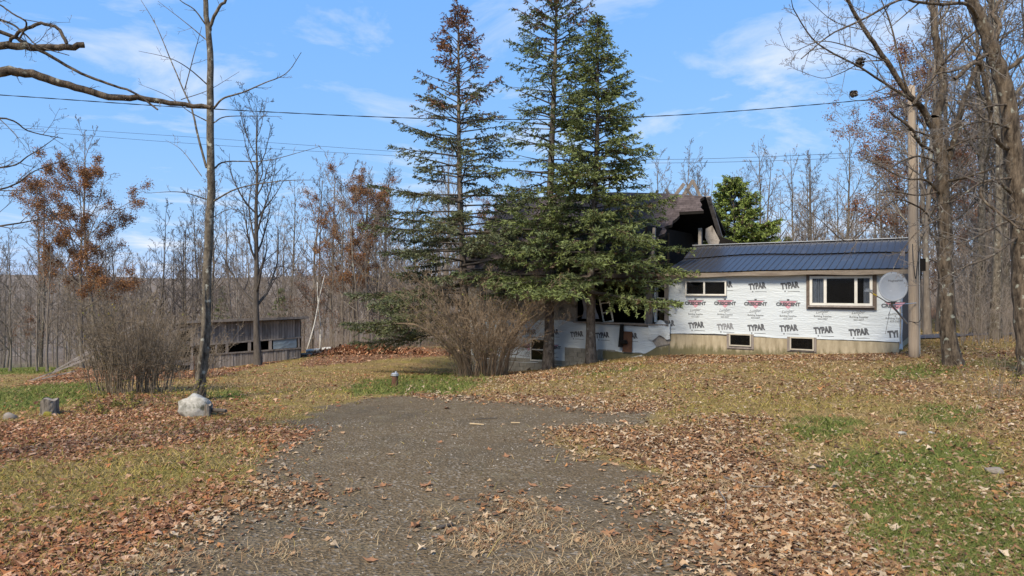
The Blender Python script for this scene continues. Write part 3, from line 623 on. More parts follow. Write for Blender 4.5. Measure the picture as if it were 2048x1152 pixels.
for px, py in ((1391, 607), (1450, 607), (1511, 608), (1576, 609), (1645, 609), (1717, 610), (1790, 612)): crescent(wing_wrap, px, py, umax=UE-.11)
for px, py in ((1010, 667), (1061, 664), (1106, 664)): typar(main_wrap, px, py)
for px, py in ((1155, 668), (1206, 670), (1262, 672)): typar(porch_wrap, px, py, off=-.05)
for px, py in ((1010, 692), (1058, 694), (1106, 695)): crescent(main_wrap, px, py)
# --- wing roof
E0 = (-.38, 3.16); BR = (2.0, 3.78); RD = (3.25, 4.33)
def roofz(u, y):
    b = .05*math.sin(u*.55)-.03*math.sin(u*1.3+.5)
    if y < BR[0]: t = (y-E0[0])/(BR[0]-E0[0]); return E0[1]+(BR[1]+b-E0[1])*t-.04*math.sin((u-UJ)*.9)*(1-t)*(u < UJ+3.5)
    t = (y-BR[0])/(RD[0]-BR[0]); return BR[1]+b*(1-t)+(RD[1]-BR[1])*t
U0 = UJ-.15; U1 = UE+.28
def roof_sheet(name, y0, y1, dz=0, n=40, m=5):
    V = []
    for i in range(n):
        u = U0+(U1-U0)*i/(n-1)
        for j in range(m): y = y0+(y1-y0)*j/(m-1); V.append((u, y, roofz(u, min(y, y1-1e-4) if y1 == BR[0] else y)+dz))
    o = link(name, mesh_np(name, np.array(V), [np.array([(i*m+j, (i+1)*m+j, (i+1)*m+j+1, i*m+j+1) for i in range(n-1) for j in range(m-1)])], None, True), M['metal'], house)
    u = U0+.08
    while u < U1-.02:
        pts = [(u, y0-.005+(y1-y0+.01)*j/4) for j in range(5)]; V = []
        for uu, y in pts:
            z = roofz(uu, min(max(y, y0), y1-1e-4))+dz
            V += [(uu-.03, y, z+.002), (uu-.012, y, z+.02), (uu+.012, y, z+.02), (uu+.03, y, z+.002)]
        b = Acc(); b.add(V, [np.array([(j*4+k, j*4+k+1, j*4+k+5, j*4+k+4) for j in range(4) for k in range(3)]), np.arange(4)[::-1]]); b.build('rib', M['metal'], o)
        u += .2286
    return o
roof_sheet('lower_metal_roof', E0[0], BR[0]); roof_sheet('upper_metal_roof', BR[0]-.03, RD[0], .045)
a = BOX(); a.add([(U0, RD[0], RD[1]), (U1, RD[0], RD[1]), (U1, 6.5, 3.0), (U0, 6.5, 3.0)], [np.arange(4)]); a.build('rear_metal_roof', M['metal'], house)
a = BOX(); a.bar((U0, RD[0], RD[1]+.06), (U1, RD[0], RD[1]+.06), .22, .03); a.build('ridge_cap', M['galv'], house)
a = BOX(); V = []       # wavering fascia board
for i in range(30):
    u = U0+(U1-U0-.05)*i/29; z = roofz(u, E0[0])
    hgt = .16+.02*math.sin(u*2.3)
    for (y, zz) in ((-.34, z-.035), (-.34, z-.035-hgt), (-.30, z-.035-hgt), (-.30, z-.035)): V.append((u, y, zz))
a.add(V, [np.array([(i*4+k, i*4+(k+1) % 4, i*4+4+(k+1) % 4, i*4+4+k) for i in range(29) for k in range(4)])]); a.build('fascia', M['fascia'], house)
a = BOX(); a.box(U0+.05, U1-.1, -.295, .02, 3.0, 3.02); a.build('soffit', M['wood_brown'], house)
a = BOX(); a.bar((U1-.06, E0[0]+.05, E0[1]-.13), (U1-.06, BR[0], BR[1]-.13), .04, .17); a.bar((U1-.06, BR[0]+.02, BR[1]-.12), (U1-.06, RD[0], RD[1]-.10), .04, .17); a.bar((U1-.06, RD[0], RD[1]-.11), (U1-.06, 6.5, 2.9), .041, .17); a.build('rake_board', M['wood_brown'], house)
# --- main roof (slope coordinates: u along the wall, s from eave y=-.4 to ridge y=4)
def ms(u, y):
    sag = np.interp(u, [-1, 6, 9, 12], [0, 0, -.30, -.80])
    return (u, y, 3.15+(y+.4)/4.4*(4.02+sag)+.05*math.sin(u*1.1)*max(0, math.sin(y)))
def slope(name, poly_u0, poly_u1, back=False, n=26):
    """right edge u as function of y"""
    V = []; m = n
    for j in range(n):
        t = j/(n-1); y = -.4+4.4*t; ur = np.interp(t, [p[0] for p in poly_u1], [p[1] for p in poly_u1])+(rng0.random()-.5)*.30*(not back)*(t < .97)
        for i in range(m):
            u = poly_u0+(ur-poly_u0)*i/(m-1); p = ms(u, y); V.append((u, 8-y if back else y, p[2]))
    top = np.array(V); idx = np.array([(j*m+i, j*m+i+1, (j+1)*m+i+1, (j+1)*m+i) for j in range(n-1) for i in range(m-1)])
    a = Acc(); a.add(top, [idx]); o = a.build(name, M['roof_shingle'], house)
    bt = top.copy(); bt[:, 2] -= .13
    b = Acc(); b.add(bt, [idx[:, ::-1]]); e = []
    L_ = [j*m+m-1 for j in range(n)]; B_ = [i for i in range(m)]; Lf = [j*m for j in range(n)]
    allv = np.concatenate([top-np.array([0,0,.004]), bt]); nn = len(top)
    for ch in (L_, B_, Lf): e += [(ch[i], ch[i+1], ch[i+1]+nn, ch[i]+nn) for i in range(len(ch)-1)]
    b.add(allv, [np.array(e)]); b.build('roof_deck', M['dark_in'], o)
    return o
fu = UJ+.25
slope('shingle_roof', -.45, [(0, UJ-.5), (.25, UJ-.9), (.42, UJ-1.0), (.56, UJ-.95), (.60, UJ-.75), (.78, UJ-.55), (.80, UJ+.25), (1, UJ+.1)])
slope('rear_shingle_roof', -.45, [(0, UJ-2.5), (.45, UJ-1.4), (.58, UJ+.55), (1, UJ+.35)], True)
a = BOX(); a.box(-.42, UJ-.5, -.43, -.40, 2.93, 3.13); a.build('fascia', M['wood_brown'], house)
a = BOX(); a.box(-.40, UJ-.5, -.395, -.005, 2.95, 2.98); a.build('soffit', M['wood_brown'], house)
# torn gable: studs, hanging rake board, hanging scrap, broken rafters on the ridge
def hb(name, pts, wd, th, m, up=(0,1,0)):
    a = BOX(); a.bar(*pts, wd, th, up); return a.build(name, M[m], house)
rz = ms(UJ+.1, 4)[2]
hb('rake_board', [(UJ+.30, 3.95, rz-.02), (UJ+.42, 5.4, rz-1.75)], .10, .18, 'wood_grey', (1,0,0))
hb('gable_stud', [(UJ-.05, 3.9, 3.3), (UJ-.05, 3.9, 5.2)], .14, .12, 'osb')
hb('gable_stud', [(UJ-.9, .35, 3.3), (UJ-.85, .45, 5.0)], .11, .11, 'wood_grey')
hb('gable_stud', [(UJ-.9, 2.2, 3.3), (UJ-.9, 2.2, 4.9)], .10, .10, 'dark_in')
a = BOX(); a.prism([(0,1.1),(.28,1.25),(.62,.55),(.48,0),(.32,-.02),(-.02,.7)], 0, .04); a.build('hanging_sheet', M['osb'], house, loc=(UJ+.0, 4.5, 4.12), rot=(R(-6), 0, R(12)))
a = BOX(); a.prism([(0,0),(.9,-.35),(1.35,-.62),(1.2,-.85),(.0,-.75)], 0, .05); a.build('hanging_sheet', M['dark_in'], house, loc=(UJ+.35, 4.8, 4.95), rot=(R(8), 0, R(20)))
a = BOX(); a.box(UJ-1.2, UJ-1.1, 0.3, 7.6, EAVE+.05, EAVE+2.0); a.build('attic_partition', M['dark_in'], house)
for (ua, va, ub, vb, wdt) in ((-1.55,-.1,-.95,.72,.16),(-1.15,-.1,-.55,.85,.16),(-.5,.83,-.1,-.15,.13),(-.75,.40,-.45,-.1,.12),(-1.75,.5,-1.5,-.1,.12)):
    hb('broken_rafter', [(UJ+ua, 4.05+.3*rng0.random(), rz+va), (UJ+ub, 4.2+.25*rng0.random(), rz+vb)], wdt, .04, 'wood_grey')
# left gable trim
hb('rake_board', [(-.44, -.4, 3.05), (-.44, 4, 7.02)], .04, .18, 'wood_grey', (1,0,0))

# ------------------------------------------------------------------ trees
def resample(pts, n):
    pts = np.array(pts, float); m = len(pts)
    if m == 2: t = np.linspace(0, 1, n)[:, None]; return pts[0]*(1-t)+pts[1]*t
    q = np.concatenate([[2*pts[0]-pts[1]], pts, [2*pts[-1]-pts[-2]]]); out = []
    for u in np.linspace(0, m-1-1e-6, n):
        i = int(u); t = u-i; p0, p1, p2, p3 = q[i:i+4]
        out.append(.5*((2*p1)+(-p0+p2)*t+(2*p0-5*p1+4*p2-p3)*t*t+(-p0+3*p1-3*p2+p3)*t**3))
    return np.array(out)
def perp_dir(rng, d, ang):
    d = d/np.linalg.norm(d); r = rng.standard_normal(3); r -= d*r.dot(d); r /= np.linalg.norm(r)+1e-9
    return d*math.cos(ang)+r*math.sin(ang)
def spray(rng, pts, rad, out, level, maxl, dens, lenf, up, rmin, t0=.2, ang=(.5,1.0), wob=.12, tips=None):
    """side twigs along a limb, recursive"""
    pts = np.asarray(pts); seg = np.linalg.norm(np.diff(pts, axis=0), axis=1); L = seg.sum()
    n = max(1, int(dens[level]*L*(1-t0)+rng.random())) if level == 0 else max(2, int(dens[level]*(.7+.6*rng.random())))
    cs = np.concatenate([[0], np.cumsum(seg)])/L
    for i in range(n):
        t = t0+(1-t0)*(i+rng.random())/n
        p = np.array([np.interp(t, cs, pts[:, k]) for k in range(3)]); r = float(np.interp(t, cs, rad))
        j = min(np.searchsorted(cs, t), len(pts)-1); d = pts[j]-pts[max(j-1, 0)]
        if np.linalg.norm(d) < 1e-6: continue
        nd = perp_dir(rng, d, rng.uniform(*ang)); nd = nd+np.array([0, 0, up*rng.uniform(.3, 1.2)]); nd /= np.linalg.norm(nd)
        l = lenf[level]*(L if level else 1.0)*(1.15-.75*t)*rng.uniform(.6, 1.25)
        m = 5 if level == 0 else (4 if level == 1 else (3 if level == 2 else 2))
        q = [p]; dd = nd
        for s in range(m-1):
            dd = dd+rng.standard_normal(3)*wob+np.array([0, 0, up*.18]); dd /= np.linalg.norm(dd); q.append(q[-1]+dd*l/(m-1))
        r0 = max(min(r*.65, .022*l+.003), rmin); rr = np.linspace(r0, rmin*.8, m)
        out.append((np.array(q), rr, 4 if level == 0 and r0 > .02 else 3))
        if tips is not None and level >= maxl-2: tips.append(np.array(q))
        if level+1 < maxl: spray(rng, q, rr, out, level+1, maxl, dens, lenf, up, rmin, .25, ang, wob, tips)
def bare_tree(seed, H, r0, nb, spread, fork=.3, rmin=.0085, maxl=3, dens=(8,6,5), curve=.35, lean=.03, tips=None, wide=0.):
    rng = np.random.default_rng(seed); n = 9; z = np.linspace(0, 1, n)
    tr = np.stack([np.cumsum(rng.standard_normal(n)*lean*H/n)*1.5, np.cumsum(rng.standard_normal(n)*lean*H/n)*1.5, z*H], -1); tr[0, :2] = 0
    tr[:, :2] -= tr[0, :2]
    rad = r0*((1-z)**.8*.93+.05); rad[0] *= 1.35
    trunk = [(np.concatenate([[tr[0]-[0,0,.5]], tr]), np.concatenate([[rad[0]*1.25], rad]), 7)]; twigs = []
    for i in range(nb):
        t = fork+(1-fork)*(i+rng.random()*.8)/nb*.97
        p = np.array([np.interp(t, z, tr[:, k]) for k in range(3)]); az = i*2.4+rng.uniform(-.6, .6); el = rng.uniform(.45, .85)+.35*t-wide
        d = np.array([math.cos(az)*math.cos(el), math.sin(az)*math.cos(el), math.sin(el)]); l = H*spread*((1.1-.75*t) if not wide else .75*math.sin(max(.12, 1-t)**.6*2.6)+.12)*rng.uniform(.65, 1.2)
        q = [p]; dd = d; m = 6
        for s in range(m-1):
            dd = dd+rng.standard_normal(3)*.13+np.array([0, 0, curve*.35]); dd /= np.linalg.norm(dd); q.append(q[-1]+dd*l/(m-1))
        rb = float(np.interp(t, z, rad)); rr = np.linspace(max(rb*.55, .012), rmin, m)
        trunk.append((np.array(q), rr, 5))
        spray(rng, q, rr, twigs, 1, maxl+1, (0,)+tuple(dens), (0, .46, .45, .45), .16, rmin, .15, (.4, 1.05), .17, tips)
    return trunk, twigs
def leaf_cards(rng, pts, size, cols, jit=.15):
    n = len(pts); c = pts+rng.standard_normal((n, 3))*jit
    a = rng.standard_normal((n, 3)); a /= np.linalg.norm(a, axis=1, keepdims=True); b = np.cross(a, rng.standard_normal((n, 3))); b /= np.linalg.norm(b, axis=1, keepdims=True)
    s = size*rng.uniform(.6, 1.3, (n, 1)); V = np.stack([c-a*s, c-b*s*.55+np.cross(a, b)*s*.2, c+a*s, c+b*s*.55+np.cross(a, b)*s*.2], 1).reshape(-1, 3)
    q = np.arange(4*n).reshape(n, 4); cc = cols[rng.integers(0, len(cols), n)]*rng.uniform(.7, 1.25, (n, 1)); return V, q, np.repeat(cc, 4, axis=0)
ORANGE = np.array([(.27,.13,.06),(.21,.10,.05),(.33,.17,.075),(.17,.085,.05),(.38,.20,.08)])
RUST = np.array([(.18,.09,.055),(.15,.075,.05),(.23,.115,.06)])
def make_proto(seed, H, r0, nb, spread, tm='bark_grey', wm='twig_far', leaves=None, **k):
    tips = [] if leaves else None; r0 = r0*.78
    tr, tw = bare_tree(seed, H, r0, nb, spread, tips=tips, **k)
    p = {'trunk': tubes_mesh('trunk', tr), 'crown': tubes_mesh('crown', tw, False)}
    p['trunk'].materials.append(M[tm]); p['crown'].materials.append(M[wm])
    if leaves:
        n, size, cols, sel = leaves; rng = np.random.default_rng(seed+9); tp = np.concatenate(tips); 
        f = fbm(tp[:, 0]*.9+seed, tp[:, 2]*.9+tp[:, 1]*.7, seed, 4)-.12*np.clip((tp[:, 2]/tp[:, 2].max()-.8)*5, 0, 1)-.08*(tp[:, 2] < .35*tp[:, 2].max()); tp = tp[f > sel]
        pts = tp[rng.integers(0, len(tp), n)]; V, q, c = leaf_cards(rng, pts, size, cols); p['foliage'] = mesh_np('foliage', V, [q], c); p['foliage'].materials.append(M['leaf'])
    return p
def put_tree(p, name, x, y, sc, rz, label, group=None, z=None, tilt=(0, 0), sz=None):
    o = empty(name, (x, y, gz(x, y)-.05 if z is None else z)); o.rotation_euler = (tilt[0], tilt[1], rz); o.scale = (sc, sc, sz or sc)
    tag(o, label, 'tree', group)
    for k in ('trunk', 'crown', 'foliage'):
        if k in p: c = bpy.data.objects.new(k, p[k]); COL.objects.link(c); c.parent = o
    return o
protos = [make_proto(11, 14, .16, 13, .33, fork=.22), make_proto(12, 16, .19, 14, .31, fork=.28), make_proto(13, 12, .12, 12, .36, fork=.18), make_proto(14, 15, .15, 14, .30, 'bark_dark', 'twig_dark', fork=.2), make_proto(15, 13, .14, 14, .34, fork=.15), make_proto(16, 17, .2, 14, .28, 'bark_lichen', fork=.35), make_proto(17, 11, .10, 11, .38, fork=.12)]
understory = [make_proto(31, 6, .05, 10, .42, fork=.12, dens=(7,5,3), rmin=.005), make_proto(32, 5, .045, 9, .45, fork=.08, dens=(7,5,3), rmin=.005), make_proto(33, 8, .07, 11, .36, fork=.12, dens=(7,5,3), rmin=.005)]
rusty = [make_proto(41, 12.0, .17, 19, .42, fork=.30, wide=.35, leaves=(42000, .05, ORANGE, .30)), make_proto(42, 12.5, .17, 18, .40, fork=.30, wide=.3, leaves=(22000, .052, RUST*1.35, .36)), make_proto(43, 7, .07, 10, .40, fork=.12, dens=(7,5,3), leaves=(900, .07, RUST, .50))]
rng = np.random.default_rng(77)
used = []
def free(x, y, d):
    for a_, b_ in used:
        if (a_-x)**2+(b_-y)**2 < d*d: return False
    used.append((x, y)); return True
ca, sa = math.cos(-HZ), math.sin(-HZ)
def in_house(x, y, m=1.5):
    X, Y = x-HX, y-HY; u = X*ca-Y*sa; v = X*sa+Y*ca
    return -m < u < UE+m and -m < v < 8+m
def scatter(n, pxr, Yr, pr, label, group, name, dmin, sr=(.8, 1.2), excl=None):
    k = 0; tries = 0
    while k < n and tries < n*30:
        tries += 1; Y = Yr[0]*(Yr[1]/Yr[0])**rng.random(); px = rng.uniform(*pxr); x = (px-1024)/F*Y
        if in_house(x, Y) or (excl and excl(x, Y, px)): continue
        if not free(x, Y, dmin): continue
        put_tree(pr[rng.integers(len(pr))], name, x, Y, rng.uniform(*sr), rng.uniform(0, 6.28), label, group, tilt=(rng.normal()*.03, rng.normal()*.03)); k += 1
shed_ex = lambda x, y, px: (px < 640 and y < 47) or (px < 130 and 44 < y < 58)
scatter(90, (-250, 930), (46, 100), protos, 'bare grey tree in the woods behind the old shed', 'bare trees behind the shed', 'bare_tree', 1.3, (.78, 1.15), shed_ex)
scatter(110, (-250, 950), (45, 75), understory, 'thin bare sapling in the brush behind the shed', 'saplings behind the shed', 'bare_sapling', .8, (.8, 1.6), shed_ex)
scatter(48, (1290, 1800), (46, 85), protos, 'bare grey tree standing beyond the house roof', 'bare trees beyond the house', 'bare_tree', 2.0, (.72, 1.0))
scatter(34, (1835, 2250), (30, 75), protos, 'bare grey tree in the woods right of the house', 'bare trees right of the house', 'bare_tree', 1.5, (.9, 1.25))
scatter(55, (1840, 2250), (26, 60), understory, 'thin bare sapling in the woods right of the house', 'saplings right of the house', 'bare_sapling', .8, (.6, 1.15))
scatter(22, (930, 1290), (55, 95), protos, 'bare tree glimpsed behind the spruces', 'bare trees behind the spruces', 'bare_tree', 2.0, (.8, 1.0))
for i in range(34):
    x = rng.uniform(-62, -8); y = rng.uniform(-48, -12)
    if free(x, y, 2.5): put_tree(protos[rng.integers(len(protos))], 'bare_tree', x, y, rng.uniform(.8, 1.1), rng.uniform(0, 6.28), 'bare tree along the lane facing the house', 'bare trees facing the house')
def tr_at(p, name, px, Y, sc, label, group=None, rz=0., **k): g = G(px, Y); used.append((g[0], g[1])); return put_tree(p, name, g[0], g[1], sc, rz, label, group, **k)
tr_at(rusty[0], 'oak_tree', 165, 44, 1.0, 'oak with rust brown leaves at far left, before the meadow', rz=.4)
tr_at(rusty[0], 'oak_tree', 705, 52, .98, 'oak with orange brown leaves left of the tallest spruces', rz=2.6)
tr_at(rusty[1], 'oak_tree', 1840, 40, 1.12, 'oak with orange leaves behind the utility pole', rz=1.0)
tr_at(rusty[1], 'oak_tree', 975, 62, .95, 'oak with rusty leaves showing between the spruces over the roof', rz=4.0)
tr_at(rusty[1], 'oak_tree', 1960, 48, 1.1, 'oak with reddish leaves among the right hand woods', rz=3.0)
for px, Y in ((60, 52), (245, 58), (610, 55), (640, 50), (760, 58), (860, 60), (1880, 50)):
    tr_at(rusty[2], 'oak_sapling', px, Y, rng.uniform(.7, 1.1), 'young oak sapling with a few rusty leaves at the wood edge', 'rusty oak saplings', rz=rng.uniform(0, 6))
# tree in front of the shed, many upright limbs
sh = make_proto(55, 13.6, .24, 18, .40, 'bark_dark', 'twig_dark', fork=.2, curve=.8, dens=(8,6,4), lean=.012)
tr_at(sh, 'bare_tree', 517, 36.3, 1.0, 'dark trunked bare tree growing right in front of the shed windows', rz=1.0)
for px, Y, sc in ((20, 43, .75), (75, 42, .6), (95, 41, .72), (115, 43, .66)):
    tr_at(protos[2], 'bare_tree', px, Y, sc, 'slim bare tree beyond the fallen planks at far left', 'trees by the fallen planks', rz=rng.uniform(0, 6))
for px, Y, sc, lb in ((1955, 31, 1.15, 'grey double trunk tree at the right wood edge'), (1968, 31.5, 1.1, 'grey twin of the double trunk tree at right'), (1990, 27, 1.2, 'straight grey tree left of the right edge trunk'), (2010, 33, 1.2, 'lichen pale tree deep at the right edge')):
    tr_at(protos[5], 'bare_tree', px, Y, sc, lb, rz=rng.uniform(0, 6))
# birches leaning beyond the shed
for (pa, pb) in (((612, 690), (640, 590)), ((640, 692), (636, 600))):
    b = Acc(); p0 = P(*pa, 46); p1 = P(*pb, 46.5); p0[2] = gz(p0[0], p0[1])-.1
    p2 = p1+(p1-p0)*.35; b.tube(resample([p0, (p0+p1)/2+[.1,0,0], p1, p2], 7), np.linspace(.06, .025, 7), 7)
    o = empty('birch_tree', p0); me = b.mesh('trunk', True); me.transform(Matrix.Translation(-Vector(p0))); link('trunk', me, M['birch'], o)
    tw = []; spray(np.random.default_rng(3), resample([p0*0, (p1-p0), (p2-p0)], 6), np.linspace(.08,.03,6), tw, 0, 2, (1.5, 5), (1.5, .4), .3, .006, .4); link('crown', tubes_mesh('crown', tw, False), M['twig_far'], o)
    tag(o, 'white birch leaning beside the right end of the shed', 'tree', 'birches beside the shed')
# far woods as one mass
tr_ = []; r2 = np.random.default_rng(8)
for i in range(700):
    Y = 85*(2.8**r2.random()); x = r2.uniform(-.95, .95)*Y; z = gz(x, Y); H = r2.uniform(11, 18)
    tr_.append((np.array([(x, Y, z-.5), (x+.2, Y, z+H*.5), (x+r2.normal()*.4, Y, z+H)]), np.array([.10, .07, .02]), 4))
    for j in range(26):
        t = r2.uniform(.15, 1); a_ = r2.uniform(0, 6.28); l = (1.25-t)*H*.3*r2.uniform(.5, 1); d = np.array([math.cos(a_)*l, math.sin(a_)*l, l*r2.uniform(.5, 1.4)]); p = np.array([x, Y, z+H*t*.92])
        tr_.append((np.array([p, p+d*.5+[0,0,-.08*l], p+d]), np.array([.05, .04, .02]), 3))
tag(link('far_woods', tubes_mesh('far_woods', tr_, False), M['twig_far']), 'grey brown mass of distant bare woods', 'woods', kind='stuff')
# brush along the wood edge
br = []; r3 = np.random.default_rng(9); bx, by = [], []
N = 7500; Y = 44+r3.random(N)**1.5*45; px = r3.uniform(-250, 2300, N); x = (px-1024)/F*Y
X_, Y_ = x-HX, Y-HY; keep = ~((X_*ca-Y_*sa > -2) & (X_*ca-Y_*sa < UE+2) & (X_*sa+Y_*ca > -2) & (X_*sa+Y_*ca < 10)) & ~((px < 140) & (Y < 58)) & ((px < 960) | (px > 1300)) & ((px > 640) | (Y > 47))
x, Y = x[keep], Y[keep]; 
Nr = 1500; Yr_ = r3.uniform(24, 44, Nr); pr_ = r3.uniform(1920, 2300, Nr); x = np.concatenate([x, (pr_-1024)/F*Yr_]); Y = np.concatenate([Y, Yr_])
z = terrain(x, Y); n_ = len(x); h = r3.uniform(.4, 2.2, n_); ln = r3.standard_normal((n_, 2))*.25*h[:, None]
p0 = np.stack([x, Y, z-.05], -1); p2 = p0+np.stack([ln[:, 0], ln[:, 1], h], -1); p1 = (p0+p2)/2-np.stack([ln[:, 0]*.2, ln[:, 1]*.2, h*0], -1)
V1, Q1 = tube_batch(np.stack([p0, p1, p2], 1), np.stack([np.full(n_, .009), np.full(n_, .007), np.full(n_, .003)], 1), 3)
sp_ = []; 
for k in range(2):
    t = r3.uniform(.3, .9, n_)[:, None]; s0_ = p0*(1-t)+p2*t; e = s0_+r3.standard_normal((n_, 3))*.22*h[:, None]*[1,1,.4]+np.stack([0*h, 0*h, h*.25], -1); v, q = tube_batch(np.stack([s0_, e], 1), np.full((n_, 2), .005), 3); sp_.append((v, q))
Vs = [V1]; Qs = [Q1]; c_ = len(V1)
for v, q in sp_: Vs.append(v); Qs.append(q+c_); c_ += len(v)
tag(link('undergrowth', mesh_np('undergrowth', np.concatenate(Vs), [np.concatenate(Qs)]), M['twig_far']), 'tangled brown brush along the edge of the woods', 'brush', kind='stuff')

# ---- spruces
def spruce(name, base, H, prof, seed, label, dens=1.0, z0=.2, droop=.25, pal='green', browntop=0., whorl=.42, nbr=5, skip=None, lean=(0, 0), tr=.2, tuft=.115, clean=0., inner=.25):
    rng = np.random.default_rng(seed); o = empty(name, base); tag(o, label, 'tree')
    n = 12; z = np.linspace(0, 1, n); tp = np.stack([lean[0]*z+.06*np.sin(z*7+seed), lean[1]*z+.05*np.cos(z*6), z*H], -1); tp[0, :2] = 0; rad = tr*((1-z)**.85)+.012; rad[0] *= 1.25
    link('trunk', tubes_mesh('trunk', [(np.concatenate([[tp[0]-[0,0,.5]], tp]), np.concatenate([[rad[0]*1.15], rad]), 9)]), M['bark_spruce'], o)
    br_ = []; ctr = []; dr = []; cl = []; sz = []
    zc = z0*H; k = 0
    pv = [p[0] for p in prof]; pr = [p[1] for p in prof]; pd = [p[2] if len(p) > 2 else 1 for p in prof]
    while zc < H*.995:
        t = zc/H; R_ = np.interp(t, pv, pr); dn = np.interp(t, pv, pd)
        for b in range(nbr):
            az = k*1.1+b*2*math.pi/nbr+rng.uniform(-.35, .35); L = R_*rng.uniform(.62, 1.12)
            if rng.random() > dn+.25 or L < .05: continue
            if skip and skip(t, az, rng): continue
            m = 7; s = np.linspace(0, 1, m); el = np.interp(t, [0, .35, .75, 1], [-.02, .05, .35, 1.1])+rng.normal()*.08
            hd = np.array([math.cos(az), math.sin(az)])
            ho = L*s*math.cos(el); zo = L*(math.sin(el)*s-droop*(1-t)*1.2*s**1.6+droop*(1-t)*.75*s**3)
            p0 = np.array([np.interp(zc, tp[:, 2], tp[:, 0]), np.interp(zc, tp[:, 2], tp[:, 1]), zc+rng.uniform(-.15, .15)])
            wob = np.cumsum(rng.standard_normal(m)*.02*L)
            q = np.stack([p0[0]+hd[0]*ho-hd[1]*wob, p0[1]+hd[1]*ho+hd[0]*wob, p0[2]+zo], -1)
            br_.append((q, np.linspace(.012+.011*L, .005, m), 4))
            ns = max(3, int(L/.13)); sd_ = np.array([-hd[1], hd[0], 0])
            for i in range(ns):
                f = inner+(1-inner)*(i+rng.random())/ns
                if rng.random() > dn*dens*1.3: continue
                pp = np.array([np.interp(f, s, q[:, c]) for c in range(3)])
                for side in (-1, 1):
                    l = (.18+.26*L*(1-f)**.7)*rng.uniform(.6, 1.35)
                    if f > .93: l *= .8
                    d = sd_*side*rng.uniform(.5, 1)+np.array([hd[0], hd[1], 0])*rng.uniform(.5, 1.0)+np.array([0, 0, rng.uniform(-.55, .22)]); d /= np.linalg.norm(d)
                    ne = max(2, int(l/.065)); ts = (np.arange(ne)+rng.random(ne))/ne
                    pts = pp+d*l*ts[:, None]+np.stack([0*ts, 0*ts, -.18*l*ts**2+.14*l*ts**4], -1)
                    ctr.append(pts); dr.append(np.repeat(d[None], ne, 0)); sz.append(np.full(ne, tuft)*rng.uniform(.75, 1.25, ne))
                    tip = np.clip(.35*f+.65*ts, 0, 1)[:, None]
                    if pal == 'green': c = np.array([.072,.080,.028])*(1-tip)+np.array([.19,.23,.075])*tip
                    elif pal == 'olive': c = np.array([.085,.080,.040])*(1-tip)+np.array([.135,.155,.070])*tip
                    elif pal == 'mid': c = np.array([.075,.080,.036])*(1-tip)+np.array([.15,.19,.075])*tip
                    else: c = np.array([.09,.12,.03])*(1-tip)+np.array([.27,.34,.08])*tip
                    dead = np.interp(t, [0, .5, 1], [.12, .05, .0]) if pal in ('green', 'mid') else .15
                    if rng.random() < dead*(1.4-f): c = np.repeat(np.array([[.10,.068,.04]]), ne, 0)
                    if browntop and t > browntop and rng.random() < (t-browntop)/(1-browntop)*1.5: c = np.repeat(np.array([[.20,.095,.048]])*rng.uniform(.6, 1.2), ne, 0)
                    cl.append(c*rng.uniform(.75, 1.25)*np.array([1, 1, rng.uniform(.8, 1.2)]))
        zc += whorl*(.65+.5*(1-t))*rng.uniform(.75, 1.25); k += 1
    link('branches', tubes_mesh('branches', br_), M['bark_dark'], o)
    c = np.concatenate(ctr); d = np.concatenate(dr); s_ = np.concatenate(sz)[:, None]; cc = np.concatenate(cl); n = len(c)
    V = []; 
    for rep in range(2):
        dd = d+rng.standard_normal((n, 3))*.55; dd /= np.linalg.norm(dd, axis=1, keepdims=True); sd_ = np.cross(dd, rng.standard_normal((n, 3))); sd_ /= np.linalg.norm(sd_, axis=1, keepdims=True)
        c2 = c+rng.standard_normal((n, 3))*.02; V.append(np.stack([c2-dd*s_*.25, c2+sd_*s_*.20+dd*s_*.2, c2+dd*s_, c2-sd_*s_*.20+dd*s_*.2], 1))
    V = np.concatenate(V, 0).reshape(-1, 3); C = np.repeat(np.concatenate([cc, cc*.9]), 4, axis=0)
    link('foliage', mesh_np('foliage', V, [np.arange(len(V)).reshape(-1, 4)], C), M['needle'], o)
    return o
def sb(px, Y): g = G(px, Y); return (g[0], g[1], g[2]-.05)
spruce('spruce_tree', sb(932, 31.5), 17.2, [(0,6.0,1.2),(.12,5.9,1.2),(.3,5.0,1.0),(.42,4.2,.7),(.55,3.2,.6),(.7,2.4,.55),(.85,1.5,.6),(.93,.95,.9),(1,.2,1)], 1, 'sparse spruce with a browned top, left of the trio before the house', dens=.76, z0=.125, droop=.2, pal='olive', browntop=.62, lean=(-.45, 0), tr=.20, whorl=.46, inner=.32, skip=lambda t, az, r: t < .24 and (math.cos(az) > -.1 or math.sin(az) < -.75))
spruce('spruce_tree', sb(1096, 29.3), 18.0, [(0,4.2,.9),(.2,4.0,1.),(.34,3.3,.9),(.42,2.8,.5),(.55,2.5,.5),(.7,2.4,.6),(.82,2.0,.9),(.92,1.6,1),(1,.5,1)], 2, 'tallest spruce with bare patches along its trunk, middle of the trio', dens=.70, z0=.205, droop=.18, pal='mid', browntop=.78, lean=(.35, 0), tr=.22, whorl=.46, inner=.3)
spruce('spruce_tree', sb(1182, 28.3), 14.5, [(0,5.0,1),(.15,5.0,1),(.3,4.2,.95),(.45,3.2,.85),(.6,2.4,.9),(.75,1.8,.95),(.9,.85,1),(1,.1,1)], 3, 'dense green spruce in front of the porch opening, right of the trio', dens=.64, z0=.215, droop=.22, pal='green', lean=(.3, 0), tr=.2, whorl=.40, nbr=6, inner=.22, tuft=.125)
